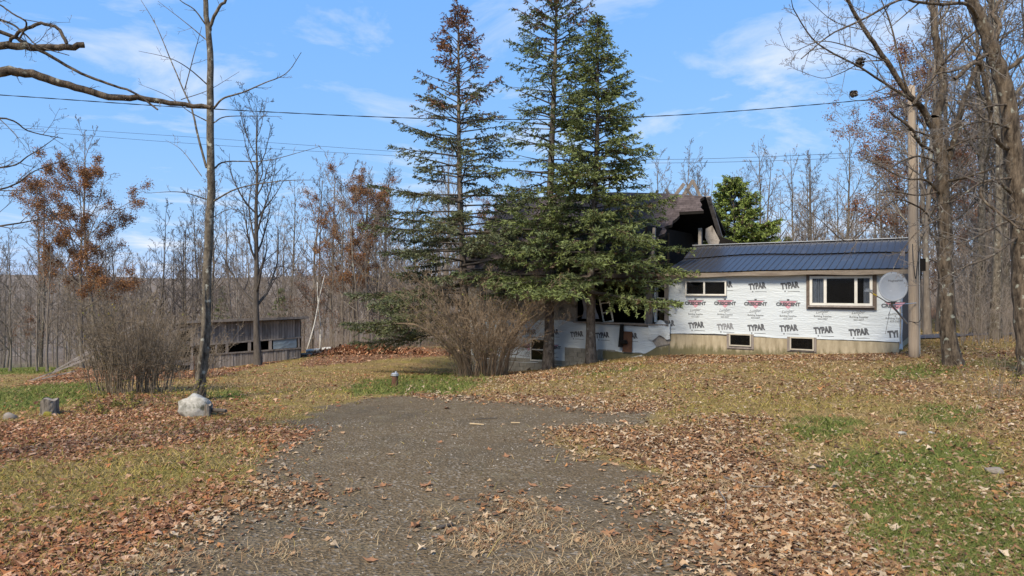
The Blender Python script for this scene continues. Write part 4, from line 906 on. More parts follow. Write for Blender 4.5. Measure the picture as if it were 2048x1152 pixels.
spruce('pine_tree', sb(1468, 44), 9.9, [(0,.5,1),(.3,4.0,1),(.55,3.5,1),(.8,2.2,1),(1,.5,1)], 4, 'bright green pine rising behind the metal roof', dens=.8, z0=.3, droop=.1, pal='pine', tr=.16, whorl=.5, nbr=6, tuft=.17)
spruce('pine_tree', sb(1575, 60), 7.2, [(0,.5,1),(.3,1.6,1),(.7,1.0,1),(1,.2,1)], 6, 'small dark evergreen peeping over the metal roof', dens=1, z0=.3, pal='green', tr=.1, tuft=.16)
for px, Y, H in ((560, 62, 6.0), (850, 55, 5.0), (445, 75, 8)):
    spruce('spruce_sapling', sb(px, Y), H, [(0,1.6,.8),(.5,1.1,.8),(1,.1,1)], int(px), {560: 'small evergreen in the woods above the shed roof', 850: 'small evergreen behind the leaf pile near the log heap', 445: 'faint evergreen deep in the woods above the shed'}[px], dens=.7, z0=.1, pal='green', tr=.08, tuft=.15, whorl=.5)

# ---- foreground trees drawn limb by limb
def limb_tree(name, label, limbs, bark, twigm, seed, base, spr, trunk_n=1, extra=None, rmin=.004):
    """limbs: list of [(px,py,Y,r),...]; first trunk_n limbs form the trunk mesh"""
    o = empty(name, base); tag(o, label, 'tree'); rg = np.random.default_rng(seed); b = np.array(base)
    tk = []; lb = []; tw = []
    for i, l in enumerate(limbs):
        p = np.array([P(a_[0], a_[1], a_[2]) for a_ in l])-b; r = [a_[3] for a_ in l]; n = max(8, len(l)*4)
        q = resample(p, n); q[1:-1] += np.random.default_rng(seed+i).standard_normal((n-2, 3))*min(.015, .25*min(r)); rr = np.interp(np.linspace(0, 1, n), np.linspace(0, 1, len(r)), r)
        (tk if i < trunk_n else lb).append((q, rr, 12 if i < trunk_n else 7))
        d = spr(i)
        if d: spray(rg, q, rr, tw, 0, d['maxl'], d['dens'], d['len'], d['up'], rmin, d.get('t0', .1), d.get('ang', (.5, 1.1)))
    link('trunk', tubes_mesh('trunk', tk), M[bark], o)
    if lb: link('limbs', tubes_mesh('limbs', lb), M[bark], o)
    if tw: tag(link('twigs', tubes_mesh('twigs', tw, False), M[twigm], o), kind='stuff')
    return o
def Z5(pts, Y, r0, r1, z=2.057): 
    n = len(pts); return [(x/z, y/z, Y[0]+(Y[1]-Y[0])*i/(n-1), r0+(r1-r0)*i/(n-1)) for i, (x, y) in enumerate(pts)]
YS = 17.5
ls = [[(398,806,YS,.15),(402,760,YS,.125),(410,690,YS,.118),(414,560,YS,.108),(421,400,YS,.098),(421,240,YS,.088),(420,100,YS,.075),(414,40,YS,.066),(409,-80,YS,.05)],
      Z5([(862,130),(875,80),(905,30),(935,-10),(960,-60)], (YS,YS-.3), .045, .03), Z5([(880,445),(920,405),(1000,380),(1080,345),(1180,300),(1240,215)], (YS,YS-1), .028, .006),
      Z5([(880,505),(930,480),(1050,478),(1160,480)], (YS,YS+.8), .018, .004), Z5([(875,700),(930,665),(1100,660),(1310,605)], (YS,YS+1), .026, .005), Z5([(875,830),(980,775),(1150,745),(1310,740)], (YS,YS-1), .024, .005),
      Z5([(850,690),(815,560),(790,450),(755,370),(700,240),(640,100),(580,0)], (YS,YS+1.2), .032, .006), Z5([(760,370),(800,220),(830,110)], (YS+.7,YS+.4), .015, .006), Z5([(855,350),(780,285),(700,240),(570,210)], (YS,YS-1), .018, .004),
      Z5([(850,165),(760,90),(650,5)], (YS,YS+.5), .015, .005), Z5([(845,100),(800,40),(740,0),(700,-60)], (YS,YS-.5), .02, .006), Z5([(855,500),(780,460),(690,395),(570,345)], (YS,YS-.8), .016, .004), Z5([(745,410),(860,370),(985,295)], (YS+.5,YS-.3), .012, .004),
      Z5([(830,725),(750,620),(680,575)], (YS,YS+.6), .012, .003), Z5([(850,820),(740,790),(600,795)], (YS,YS-.8), .018, .004), Z5([(865,900),(950,860),(1040,880)], (YS,YS+.6), .012, .003)]
ls.insert(1, [(391,808,YS-.1,.07),(402,715,YS-.14,.055),(409,650,YS-.14,.05),(409,590,YS-.1,.042),(412,520,YS-.05,.035),(412,440,YS,.02)])
b0 = G(400, YS); b0[2] -= .1
limb_tree('slender_maple', 'slender bare tree rising behind the white boulder at left', ls, 'bark_lichen', 'twig', 21, b0, lambda i: None if i < 2 else dict(maxl=2, dens=(2.2, 3), len=(.45, .45), up=.15, t0=.25), trunk_n=2)
YL = 9.0
g0 = G(-430, 8.6)
ls = [[(-425,1000,8.6,.24),(-430,700,8.6,.22),(-420,400,8.6,.2),(-430,100,8.6,.18),(-440,-250,8.6,.14)],
      [(-425,180,8.6,.085),(-200,165,8.8,.075)]+Z5([(0,300),(80,295),(200,325),(330,365),(480,400),(600,405),(720,425),(868,443)], (9,9.6), .064, .030),
      [(-425,-60,8.6,.04),(-200,0,8.8,.036)]+Z5([(0,130),(100,175),(200,225),(330,300),(450,345),(560,385),(650,452)], (9,9.3), .026, .012),
      [(-425,60,8.6,.07),(-200,80,8.8,.062)]+Z5([(0,185),(120,195),(250,197),(347,185)], (9,9.2), .050, .040),
      Z5([(20,190),(60,150),(100,120),(180,98),(240,120),(275,180)], (9,9.05), .022, .022), Z5([(0,20),(60,60),(110,95),(80,160)], (8.9,9), .010, .012), [(-425,-100,8.6,.05),(-200,-20,8.8,.03)]+Z5([(0,80),(90,130),(160,190),(285,228)], (9,9), .014, .005),
      [(-425,300,8.6,.05),(-200,250,8.8,.03)]+Z5([(0,485),(120,540),(260,570)], (9.2,9.6), .012, .005), [(-425,330,8.6,.05),(-250,340,8.9,.03)]+Z5([(0,690),(120,640),(240,560)], (9.4,9.9), .012, .004), [(-425,520,8.6,.05),(-250,490,8.9,.03)]+Z5([(0,930),(150,905),(330,860)], (9.4,10.2), .012, .004), [(-425,420,8.6,.05),(-250,420,8.9,.03)]+Z5([(0,780),(150,700),(300,650)], (9.4,10.2), .012, .004)]
g0[2] -= .2
limb_tree('overhanging_maple', 'old tree reaching in from the left with a broken dark limb across the sky', ls, 'bark_old', 'twig', 22, g0, lambda i: dict(maxl=3, dens=(5.0, 5, 3), len=(.85, .5, .45), up=.12, t0=.4) if i >= 5 else (dict(maxl=2, dens=(1.4, 3), len=(.3, .4), up=.35, t0=.3) if i in (1, 2) else None), rmin=.0022)
def Z6(pts, Y, r0, r1): 
    n = len(pts); return [(1400+x/2.304, y/2.304, Y[0]+(Y[1]-Y[0])*i/(n-1), r0+(r1-r0)*i/(n-1)) for i, (x, y) in enumerate(pts)]
YA = 20
ls = [[(1910,745,YA,.34),(1906,722,YA,.27),(1897,670,YA,.215),(1891,540,YA,.195),(1890,470,YA,.185),(1886,370,YA,.175),(1876,280,YA,.165),(1871,235,YA,.15)],
      Z6([(1085,540),(1115,440),(1120,380),(1100,280),(1090,180),(1075,60),(1060,-60)], (YA,YA), .13, .08), Z6([(1090,620),(1020,500),(965,440),(850,270),(760,140),(680,0),(650,-60)], (YA,YA-1.5), .10, .035), Z6([(1000,480),(940,440),(830,370),(720,300),(540,200),(440,60),(420,0)], (YA-.3,YA-2.5), .045, .008),
      Z6([(1110,800),(1160,700),(1195,540),(1240,390),(1290,280),(1330,230)], (YA,YA-.6), .09, .05), Z6([(1080,700),(1010,660),(980,600),(875,515)], (YA,YA-1), .05, .03), Z6([(965,440),(930,330),(880,120),(835,0)], (YA-.6,YA-1), .035, .015),
      Z6([(980,480),(1060,380),(1110,300),(1200,200),(1290,130)], (YA-.5,YA-1.2), .05, .03), Z6([(1110,900),(1040,830),(940,820),(760,730)], (YA,YA-1.2), .045, .012), Z6([(720,300),(640,340),(560,360),(440,320)], (YA-1.2,YA-2), .015, .004), Z6([(850,280),(700,220),(560,190),(420,235),(365,150)], (YA-1,YA-2.5), .02, .004),
      Z6([(1060,1000),(1000,950),(880,930),(700,1110),(560,1020),(420,900)], (YA,YA-2), .03, .005), Z6([(1120,840),(1250,810),(1420,750)], (YA,YA-1.5), .05, .02), Z6([(760,140),(620,100),(500,0)], (YA-1.1,YA-2), .015, .006), Z6([(1090,120),(1130,60),(1180,-40)], (YA,YA+.5), .04, .02), Z6([(940,430),(820,460),(700,460),(690,420)], (YA-.6,YA-1.5), .012, .005)]
ls += [Z6([(1115,760),(1010,720),(900,760),(800,860),(720,980)], (YA,YA-2.2), .035, .006), Z6([(1110,880),(1000,900),(860,880),(740,930)], (YA,YA-1.8), .03, .005), Z6([(1120,700),(1250,640),(1400,640)], (YA,YA-1.5), .035, .01), Z6([(1115,960),(1180,900),(1300,880),(1420,940)], (YA,YA-1.2), .03, .008), Z6([(1120,1000),(1010,1060),(930,1160),(880,1260)], (YA,YA-1.6), .025, .005), Z6([(1090,640),(960,600),(840,640),(760,760)], (YA,YA-2), .03, .005)]
b1 = G(1908, YA); b1[2] -= .15
limb_tree('bare_maple', 'bare maple beside the utility pole, lichen blotched, spreading over the roof', ls, 'bark_old', 'twig', 23, b1, lambda i: None if i == 0 else dict(maxl=3, dens=(2.6, 6, 4), len=(1.15, .5, .45), up=.1, t0=.12), rmin=.0045)
YB = 17.5
ls = [[(2066,770,YB,.32),(2056,700,YB,.26),(2046,600,YB,.235),(2040,470,YB,.225),(2030,330,YB,.215),(2014,200,YB,.195),(1990,115,YB,.175),(1965,50,YB,.155),(1935,-20,YB,.13),(1915,-120,YB,.10)],
      Z6([(1290,100),(1230,20),(1120,20),(1000,10),(920,0),(740,95),(600,160),(465,272)], (YB,YB-2.5), .05, .012), Z6([(1330,250),(1380,120),(1350,60),(1410,-40)], (YB,YB+.5), .07, .04), Z6([(1440,700),(1360,620),(1290,300),(1170,365)], (YB,YB-1), .06, .05),
      [(2040,470,YB,.035),(1985,511,YB-1,.026),(1943,528,YB-1.5,.02),(1905,546,YB-2,.014),(1853,580,YB-2.4,.005)], Z6([(1450,900),(1350,830),(1290,900),(1440,1030),(1493,1060)], (YB,YB-1.5), .05, .02), Z6([(1450,600),(1300,560),(1130,620),(1050,680)], (YB,YB-2), .03, .006), Z6([(1430,480),(1300,500),(1150,590),(1000,640)], (YB,YB-2.5), .028, .005),
      Z6([(1400,330),(1500,250),(1600,100)], (YB,YB), .06, .03), Z6([(1470,1000),(1350,1050),(1200,1120),(1100,1080)], (YB,YB-2), .03, .006), Z6([(1450,820),(1300,840),(1180,920),(1060,960),(960,1060)], (YB,YB-2.5), .03, .004), Z6([(1340,240),(1230,300),(1160,330),(1080,350),(980,480)], (YB,YB-1.5), .04, .012)]
b2 = G(2058, YB); b2[2] -= .2
limb_tree('bare_maple', 'thick leaning trunk at the right edge with pale crossing branches', ls, 'bark_old', 'twig', 24, b2, lambda i: dict(maxl=3, dens=(1.0, 4, 3), len=(1.2, .45, .42), up=.1, t0=.35) if i == 0 else dict(maxl=3, dens=(2.9, 6, 4), len=(1.05, .5, .45), up=.06, t0=.1), rmin=.004)
for (px, py, Yn, r, lb) in ((1720, 125, 18.8, .12, 'larger ball shaped leaf nest on a bare maple twig'), (1707, 188, 18.9, .085, 'small dangling leaf clump below the larger nest')):
    rg = np.random.default_rng(int(px)); u = rg.standard_normal((160, 3)); u /= np.linalg.norm(u, axis=1, keepdims=True); V, q, c = leaf_cards(rg, u*r*rg.random((160, 1))**.4*[1, 1, 1.1], .05, np.array([(.09,.075,.06),(.14,.115,.09)]), .01)
    tag(link('leaf_nest', mesh_np('leaf_nest', V, [q], c), M['leaf'], loc=P(px, py, Yn)), lb, 'nest')

# ---- shrubs
def shrub(name, label, base, n, H, rb, spread, seed, tm, lean=(0, 0), leaves=0, thick=.014, dens=(3.2, 4, 3), trunk=None, tmin=.0038):
    rg = np.random.default_rng(seed); o = empty(name, base); tag(o, label, 'shrub'); st = []; tw = []; tips = []
    for i in range(n):
        a_ = rg.uniform(0, 6.28); r = rb*math.sqrt(rg.random()); p = np.array([math.cos(a_)*r, math.sin(a_)*r*.8, -.15]); h = H*rg.uniform(.55, 1.08); out_ = spread*(r/rb*.7+.3)*rg.uniform(.3, 1.2)
        d = np.array([math.cos(a_), math.sin(a_), 0]); m = 7; s = np.linspace(0, 1, m)
        q = p+np.stack([0*s, 0*s, h*(s-.12*s**3)], -1)+d*(out_*s**1.7)[:, None]+np.array([lean[0], lean[1], 0])*(s**1.3)[:, None]*h*.4; q[1:] += np.cumsum(rg.standard_normal((m-1, 3))*.035*H/2.2, 0)
        rr = np.linspace(thick*rg.uniform(.7, 1.5), .004, m); st.append((q, rr, 5)); spray(rg, q, rr, tw, 0, 3, dens, (.26*H**.7+.12, .5, .5), .18, tmin, .2, (.4, 1.25), .24, tips)
    if trunk:
        for t in trunk: st.append((resample(np.array([x_[:3] for x_ in t]), 10), np.interp(np.linspace(0, 1, 10), np.linspace(0, 1, len(t)), [x_[3] for x_ in t]), 9)); spray(rg, st[-1][0], st[-1][1], tw, 0, 3, (4, 4, 3), (.8, .5, .5), .2, tmin, .45, (.35, 1.1), .2, tips)
    link('stems', tubes_mesh('stems', st), M[tm], o); tag(link('twigs', tubes_mesh('twigs', tw, False), M[tm], o), kind='stuff')
    if leaves:
        tp = np.concatenate(tips); f = fbm(tp[:, 0]*1.2+seed, tp[:, 2]*1.2, seed, 2); tp = tp[f > .5]; V, q, c = leaf_cards(rg, tp[rg.integers(0, len(tp), leaves)], .035, np.array([(.20,.19,.04),(.14,.13,.04),(.26,.20,.06)]), .04); link('foliage', mesh_np('foliage', V, [q], c), M['leaf'], o)
    return o
shrub('leafless_shrub', 'dense brown many stemmed shrub left of the slender tree', G(262, 19.6), 115, 3.3, 1.05, 1.05, 61, 'twig_bush', leaves=160, thick=.013, dens=(4.5, 4, 3))
shrub('leafless_shrub', 'arching brown shrub with few yellow leaves at the house corner', G(966, 27.6), 105, 4.9, 1.05, 3.7, 62, 'twig_tan', leaves=900, thick=.018, dens=(3.6, 4, 3), tmin=.006,
      trunk=[[(-.8,.6,-.2,.26),(-.9,.5,.5,.17),(-1.4,.2,1.3,.10),(-2.6,-.2,2.1,.05),(-3.4,-.3,2.2,.02)], [(-.5,.3,-.2,.14),(-.8,.2,1.0,.09),(-1.4,-.2,2.4,.06),(-1.6,-.4,3.6,.02)], [(.7,.1,-.2,.08),(.75,0,.9,.06),(1.2,-.2,1.9,.04),(2.2,-.4,2.6,.02)], [(.9,.2,-.2,.06),(1.1,0,1.2,.045),(1.6,0,2.2,.03),(2.2,0,3.2,.01)]])
shrub('leafless_shrub', 'low brown brush sprawling between shrub and shed end', G(335, 28), 90, 2.9, 2.0, 1.1, 63, 'twig_bush', thick=.011, dens=(4.0, 4, 3), tmin=.005)
shrub('leafless_shrub', 'thin weedy shrub at the right edge of the yard', G(1990, 14.5), 16, 1.3, .5, .5, 64, 'twig_bush', thick=.006, dens=(2.5, 3, 2), leaves=60)
shrub('dry_weed', 'dry straw coloured weeds behind the white boulder', G(330, 17.2), 40, .75, 1.2, .3, 65, 'twig_bush', thick=.004, dens=(2.5, 2, 2), leaves=200)
shrub('dry_weed', 'low yellowish weeds between stump and boulder', G(235, 16.0), 30, .45, .8, .2, 66, 'twig_bush', thick=.004, dens=(3, 2, 2), leaves=500)

# ------------------------------------------------------------------ shed
sA = P(418, 738, 36.2); sB = P(603, 714, 39.0); sA[2] = gz(sA[0], sA[1]); sB[2] = gz(sB[0], sB[1])
shed = empty('plank_shed', (sA[0], sA[1], 0), math.atan2(sB[1]-sA[1], sB[0]-sA[0])); tag(shed, 'weathered grey plank shed with open windows and flat roof', 'shed')
SL = math.hypot(sB[0]-sA[0], sB[1]-sA[1]); LEFT = -.9
def spx(px):   # u on the shed front for a pixel column
    t = (px-1024)/F; dx_, dy_ = (sB[0]-sA[0])/SL, (sB[1]-sA[1])/SL; return (t*sA[1]-sA[0])/(dx_-t*dy_)
def sz_(px, py): u = spx(px); return CAMZ-(py-576)/F*(sA[1]+(sB[1]-sA[1])/SL*u)
top = .72; ws0 = .0; 
wb = lambda u: np.interp(u, [LEFT, 0, SL], [sz_(425, 705)-.15, sz_(425, 708), sz_(600, 695)-.03]); wt = lambda u: np.interp(u, [LEFT, 0, SL], [sz_(425, 688)-.1, sz_(425, 688), sz_(600, 675)+.02])
rg = np.random.default_rng(3); u = LEFT
bm_ = BOX(); bm_.box(0, .136, -.012, .012, 0, 1); bmm = bm_.mesh('board'); bmm.materials.append(M['wood_grey'])
while u < SL-.05:
    x = sA[0]+math.cos(shed.rotation_euler[2])*u; y = sA[1]+math.sin(shed.rotation_euler[2])*u; g = gz(x, y)-.1
    if u > -.4 or rg.random() < .75:
        o = link('board', bmm, None, shed, loc=(u, rg.normal()*.012, wt(u)+.03)); o.scale = (1, 1, top-.03-wt(u)-.03); o.rotation_euler = (0, rg.normal()*.006, 0)
    if u > -1.2:
        o = link('board', bmm, None, shed, loc=(u, rg.normal()*.012-.02, g)); o.scale = (1, 1, wb(u)-g-.02*rg.random()); o.rotation_euler = (0, rg.normal()*.008, 0)
    u += .152
for px, w_ in ((432, .1), (453.5, .14), (498.5, .16), (540, .16), (597, .10)):
    uu = spx(px); b = BOX(); b.box(uu-w_/2, uu+w_/2, -.07, -.035, wb(uu)-.03, wt(uu)+.05); b.build('window_post', M['wood_grey'], shed)
for (f, nm) in ((wb, 'window_sill'), (wt, 'window_header')):
    b = BOX(); b.bar((-.2, -.06, f(-.2)), (SL-.02, -.06, f(SL)), .05, .08); b.build(nm, M['wood_grey'], shed)
u0_, u1_ = spx(546), spx(593)
b = BOX(); V = []
for i in range(8):
    for j in range(5): uu = u0_+(u1_-u0_)*i/7; zz = wb(uu)+.05+(wt(uu)-wb(uu)-.08)*j/4; V.append((uu, -.045+.02*rg.random(), zz))
b.add(V, [np.array([(i*5+j, i*5+5+j, i*5+6+j, i*5+1+j) for i in range(7) for j in range(4)])]); b.build('plastic_pane', M['tarp'], shed)
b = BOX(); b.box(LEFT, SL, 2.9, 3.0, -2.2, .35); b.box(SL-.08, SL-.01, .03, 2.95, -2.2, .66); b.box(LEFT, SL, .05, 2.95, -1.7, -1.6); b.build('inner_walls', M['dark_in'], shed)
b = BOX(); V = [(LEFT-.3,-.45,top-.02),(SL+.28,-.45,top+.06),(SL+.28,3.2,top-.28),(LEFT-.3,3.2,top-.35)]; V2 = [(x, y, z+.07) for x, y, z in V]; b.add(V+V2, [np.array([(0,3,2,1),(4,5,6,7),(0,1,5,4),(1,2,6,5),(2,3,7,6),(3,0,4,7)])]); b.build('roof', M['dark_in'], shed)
b = BOX(); b.bar((LEFT-.3, -.475, top+.03), (SL+.28, -.475, top+.11), .04, .13); b.build('roof_edge', M['wood_grey'], shed)
for px in (262, 290, 318, 350, 380):
    uu = spx(px)
    b = BOX(); b.bar((uu, .03, -2.4), (uu+rg.normal()*.12, .03+rg.normal()*.1, top-.15-(380-px)*.009), .09, .09, (0,1,0)); b.build('post', M['wood_grey'], shed)
for (pa, pz, qa, qz, yy) in ((270,.0,405,.62,.05),(255,-.55,400,-.2,.0),(300,-1.25,420,-.95,-.05),(330,.1,425,-.7,.1),(262,-1.0,380,-1.35,-.1)):
    b = BOX(); b.bar((spx(pa), yy, pz-.2), (spx(qa), yy+.1, qz-.1), .05, .16); b.build('sagging_beam', M['wood_grey'], shed)
b = BOX(); b.add([(spx(285), .2, -.35), (LEFT-.05, .2, .62), (LEFT-.05, 2.9, .3), (spx(285), 2.9, -.9), (spx(285), .2, -.28), (LEFT-.05, .2, .69), (LEFT-.05, 2.9, .37), (spx(285), 2.9, -.83)], [np.array([(0,3,2,1),(4,5,6,7),(0,1,5,4),(1,2,6,5),(2,3,7,6),(3,0,4,7)])]); b.build('fallen_roof', M['wood_brown'], shed)
# fallen planks left of the shed
rg = np.random.default_rng(14)
for (a_, b_, Ya, Yb, th) in (((60,762),(215,704),33,34,.10), ((100,748),(240,690),33.5,34.5,.14), ((110,741),(238,668),34,35,.12), ((195,690),(290,640),35,36,.14), ((140,730),(245,690),33.2,34,.10), ((85,757),(150,742),32.8,33,.10), ((185,740),(225,735),32.6,32.9,.08), ((150,722),(225,680),34,34.6,.12), ((215,690),(300,655),35.2,35.6,.1), ((240,672),(330,636),35.5,36,.1)):
    A_ = P(*a_, Ya); B_ = P(*b_, Yb); A_[2] = max(A_[2], gz(A_[0], A_[1])+.03); b = BOX(); b.bar(A_*0, B_-A_, th*1.4, th*.6)
    tag(b.build('fallen_plank', M['wood_grey'], loc=A_), 'grey weathered plank in the fallen heap left of the shed', 'plank', 'fallen planks left of the shed')
# ------------------------------------------------------------------ logs, boulder, stump, well pipe
def log(name, label, pa, pb, Ya, Yb, r, m, cat='log', group=None, sit=True, k=9):
    A_ = P(*pa, Ya); B_ = P(*pb, Yb)
    if sit:
        A_[2] = max(A_[2], gz(A_[0], A_[1])+r*.8); B_[2] = max(B_[2], gz(B_[0], B_[1])+r*.8)
    n = 7; q = resample([A_*0, (B_-A_)*.5+np.array([0, 0, r*.15]), B_-A_], n); b = Acc(); b.tube(q, r*np.linspace(1, .85, n)*np.random.default_rng(int(pa[0])).uniform(.92, 1.06, n), k)
    return tag(b.build(name, M[m], smooth=False, loc=A_), label, cat, group)
log('log', 'long grey log on top of the leaf pile', (700,696), (772,694), 41, 41.5, .14, 'log'); log('log', 'thinner log slanting on the leaf pile', (712,691), (740,694), 41.2, 41, .08, 'log'); log('log', 'lower log under the long one on the leaf pile', (730,704), (773,701), 40.8, 41.2, .13, 'log')
log('log', 'short brown log at the left foot of the leaf pile', (594,717), (625,714), 40, 40.2, .11, 'log'); log('board_scrap', 'pale board lying along the shed foot', (542,726), (592,720), 38.2, 38.8, .06, 'wood_grey', 'board')
log('log', 'pale log at the wood edge right of the shed', (613,703), (640,700), 42.5, 42.5, .12, 'birch')
log('log', 'short pale log piece at the wood edge', (645,699), (662,697), 43, 43, .12, 'birch')
def blob(name, label, cat, loc, dims, m, seed, parent=None, sub=3, amp=.22, flat=None):
    bm = bmesh.new(); bmesh.ops.create_icosphere(bm, subdivisions=sub, radius=1); rg = np.random.default_rng(seed); pl = rg.standard_normal((9, 3)); pl /= np.linalg.norm(pl, axis=1, keepdims=True)
    for v in bm.verts:
        p = np.array(v.co)
        for q in pl:
            e = p.dot(q)-(.74+.1*math.sin(q[0]*9))
            if e > 0: p = p-q*e*.85
        p *= 1+amp*(fbm(np.array([p[0]*2+seed]), np.array([p[1]*2+p[2]*2.7]), seed, 3)[0]-.5); v.co = p*dims
    me = bpy.data.meshes.new(name); bm.to_mesh(me); bm.free(); me.polygons.foreach_set('use_smooth', np.full(len(me.polygons), sub > 2)); o = link(name, me, M[m], parent, loc=loc)
    if label: tag(o, label, cat)
    return o
g = G(391, 15); blob('boulder', 'whitish boulder at the foot of the slender tree', 'rock', g+[0,0,.14], (.36,.27,.34), 'rock', 7, amp=.5)
g = G(20, 14.6); blob('boulder', 'small grey stone half buried left of the stump', 'rock', g+[0,0,.02], (.17,.15,.12), 'log', 6, sub=3)
for i, (px, Y, r) in enumerate(((1805, 11.3, .07), (1862, 11.3, .06), (1988, 9.0, .13))):
    g = G(px, Y); blob('stone', ('small white stone among leaves, left of a pair', 'small white stone among leaves, right of a pair', 'dark stone in leaves at the right edge')[i], 'rock', g+[0,0,.02], (r,r*.8,r*.5), 'rock' if i < 2 else 'log', 10+i, sub=2)
def stump(loc, r, h, seed, label, mossy=True):
    rg = np.random.default_rng(seed); o = empty('tree_stump', loc); tag(o, label, 'stump'); k = 22; b = Acc(); V = []
    zs_ = np.linspace(-.1, h, 7); prof = 1+.04*rg.standard_normal(k)
    for j, z in enumerate(zs_):
        f = r*(1.28-.32*min(1, (z+.1)/(h*.5))); 
        for i in range(k): a_ = i/k*2*math.pi; rr = f*prof[i]*(1+.025*rg.standard_normal()); V.append((math.cos(a_)*rr, math.sin(a_)*rr, z+(.03*math.sin(3*a_) if j == 6 else 0)))
    b.add(V, [np.array([(j*k+i, j*k+(i+1) % k, (j+1)*k+(i+1) % k, (j+1)*k+i) for j in range(6) for i in range(k)])]); b.build('bark', M['stump'], o)
    c = Acc(); ring = [(v[0]*.97, v[1]*.97, v[2]-.01) for v in V[-k:]]; c.add(ring+[(0, 0, h-.015)], [np.array([(i, (i+1) % k, k) for i in range(k)])]); c.build('cut_face', M['log'], o)
    if mossy: blob('moss_patch', None, None, (r*.35, -r*1.02, .03), (.12,.06,.08), 'moss', 8, o, 2)
    return o
stump(G(100, 15.2), .18, .34, 5, 'weathered tree stump with yellow moss at left'); stump(G(416, 14.9), .07, .26, 6, 'small rotten snag right of the white boulder', False)
log('log', 'dark rotten log lying right of the boulder', (424,820), (452,822), 15, 14.8, .045, 'bark_dark')
g = G(790, 21.5); o = empty('well_pipe', g); tag(o, 'rusty well casing with a silver cap in the grass', 'pipe')
b = Acc(); b.tube([(0,0,-.2),(0,0,.2),(0,0,.36)], [.10,.10,.10], 18); b.build('casing', M['rust'], o, smooth=False)
b = Acc(); b.tube([(0,0,.362),(0,0,.385),(0,0,.386),(0,0,.43),(0,0,.445)], [.118,.118,.108,.108,.09], 18); cap = b.build('cap', M['galv'], o)
b = Acc(); b.tube([(.03,0,.44),(.03,0,.50)], [.03,.028], 8); b.build('cap_knob', M['galv'], cap)
for i in range(4):
    a_ = i*math.pi/2+.4; b = Acc(); b.tube([(math.cos(a_)*.12, math.sin(a_)*.12, .36), (math.cos(a_)*.12, math.sin(a_)*.12, .41)], [.012,.012], 6); b.build('cap_bolt', M['galv'], cap)
# pipe stake by the shrub
g = G(388, 24); b = Acc(); b.tube([(0,0,-.1),(.02,0,.5),(.0,0,.95)], .012, 6); tag(b.build('iron_stake', M['rust'], loc=g), 'thin rusty stake standing right of the brown shrub', 'stake')
# ------------------------------------------------------------------ utility pole, wires, dish
pb = np.array([P(1828, 712, 21.8)[0], 21.8, 0]); pb[2] = gz(pb[0], pb[1])
pole = empty('utility_pole', pb); tag(pole, 'tall pale wooden utility pole at the right end of the house', 'pole')
b = Acc(); zt = 8.95-pb[2]; zz = np.linspace(-.3, zt, 14); b.tube([(.0-.01*z, .004*math.sin(z), z) for z in zz], np.linspace(.158, .108, 14), 16); b.build('shaft', M['pole'], pole, smooth=True)
b = Acc(); b.tube([(.150, -.06, .1), (.13, -.06, 3.4), (.09, -.06, 7.4)], .012, 6); b.build('conduit', M['galv'], pole)
b = Acc(); b.tube([(-.05,-.15,8.3-pb[2]), (-.15,-.2,8.3-pb[2])], .03, 8); b.build('insulator', M['galv'], pole)
b = Acc(); b.box(.17,.36,-.02,.14,2.75,3.15); b.build('junction_box', M['dark_in'], pole)
b = Acc(); b.tube(resample([(-.17,-.02,1.15),(.0,-.22,1.12),(.15,-.12,1.3),(.16,-.05,1.6)], 10), .011, 6); b.build('cable_loop', M['wire'], pole)
b = Acc(); b.tube(resample([(-.12,-.12,3.6),(-.2,-.3,3.0),(-.1,-.25,2.5),(-.02,-.2,2.9),(.1,-.2,3.7),(.3,-.2,4.1)], 22), .013, 6); b.build('cable_loop', M['wire'], pole)
def wire(label, pts, r, twist=0):
    q = resample([P(*p) for p in pts], 60); b = Acc(); q0 = q[0].copy()
    if twist:
        ph = np.arange(60)*1.9; 
        q2 = resample([P(*p) for p in pts], 240); ph = np.arange(240)*.9
        for s_ in (0, math.pi): qq = q2.copy(); qq[:, 2] += np.sin(ph+s_)*r*.8; qq[:, 1] += np.cos(ph+s_)*r*.8; b.tube(qq-q0, r, 4)
    else: b.tube(q-q0, r, 5)
    tag(b.build('overhead_wire', M['wire'], loc=q0), label, 'wire')
wire('thick twisted wire, uppermost across the sky', [(-1400,60,19),(-600,150,20),(0,190,20.3),(425,218,20.6),(900,238,21),(1300,233,21.3),(1700,203,21.7),(1818,186,21.8)], .009, 1)
wire('upper of the two thin wires crossing behind the spruces', [(-1400,90,30),(-600,190,30),(0,247,30),(425,277,29.5),(1000,316,28),(1330,319,25.8),(1640,309,23.2),(1822,298,21.9)], .007)
wire('lower of the two thin wires crossing behind the spruces', [(-1400,100,30.2),(-600,200,30.2),(0,256,30.2),(425,290,29.7),(1000,322,28.2),(1330,326,26),(1640,318,23.4),(1822,306,21.9)], .007)
dY = 21.2; dc = P(1786, 574, dY); dish = empty('satellite_dish', dc); tag(dish, 'grey satellite dish mounted on the utility pole', 'satellite dish')
n_d = Vector((-.42, -.80, .42)).normalized(); xr = Vector((.86, -.46, .0)).normalized(); xr = (xr-n_d*xr.dot(n_d)).normalized(); zr = n_d.cross(xr)*-1
if zr.z < 0: zr = -zr
Rr = .47; K = 36; V = []; Fq = []
def dpt(a_, f): 
    return xr*(math.cos(a_)*Rr*f*.86)+zr*(math.sin(a_)*Rr*f*1.08)+n_d*(.085*f*f-.05)
rings = 7
V = [tuple(dpt(0, 0))]+[tuple(dpt(i/K*2*math.pi, (j+1)/rings)) for j in range(rings) for i in range(K)]
off = len(V); V2 = [tuple(Vector(v)-n_d*.015) for v in V]
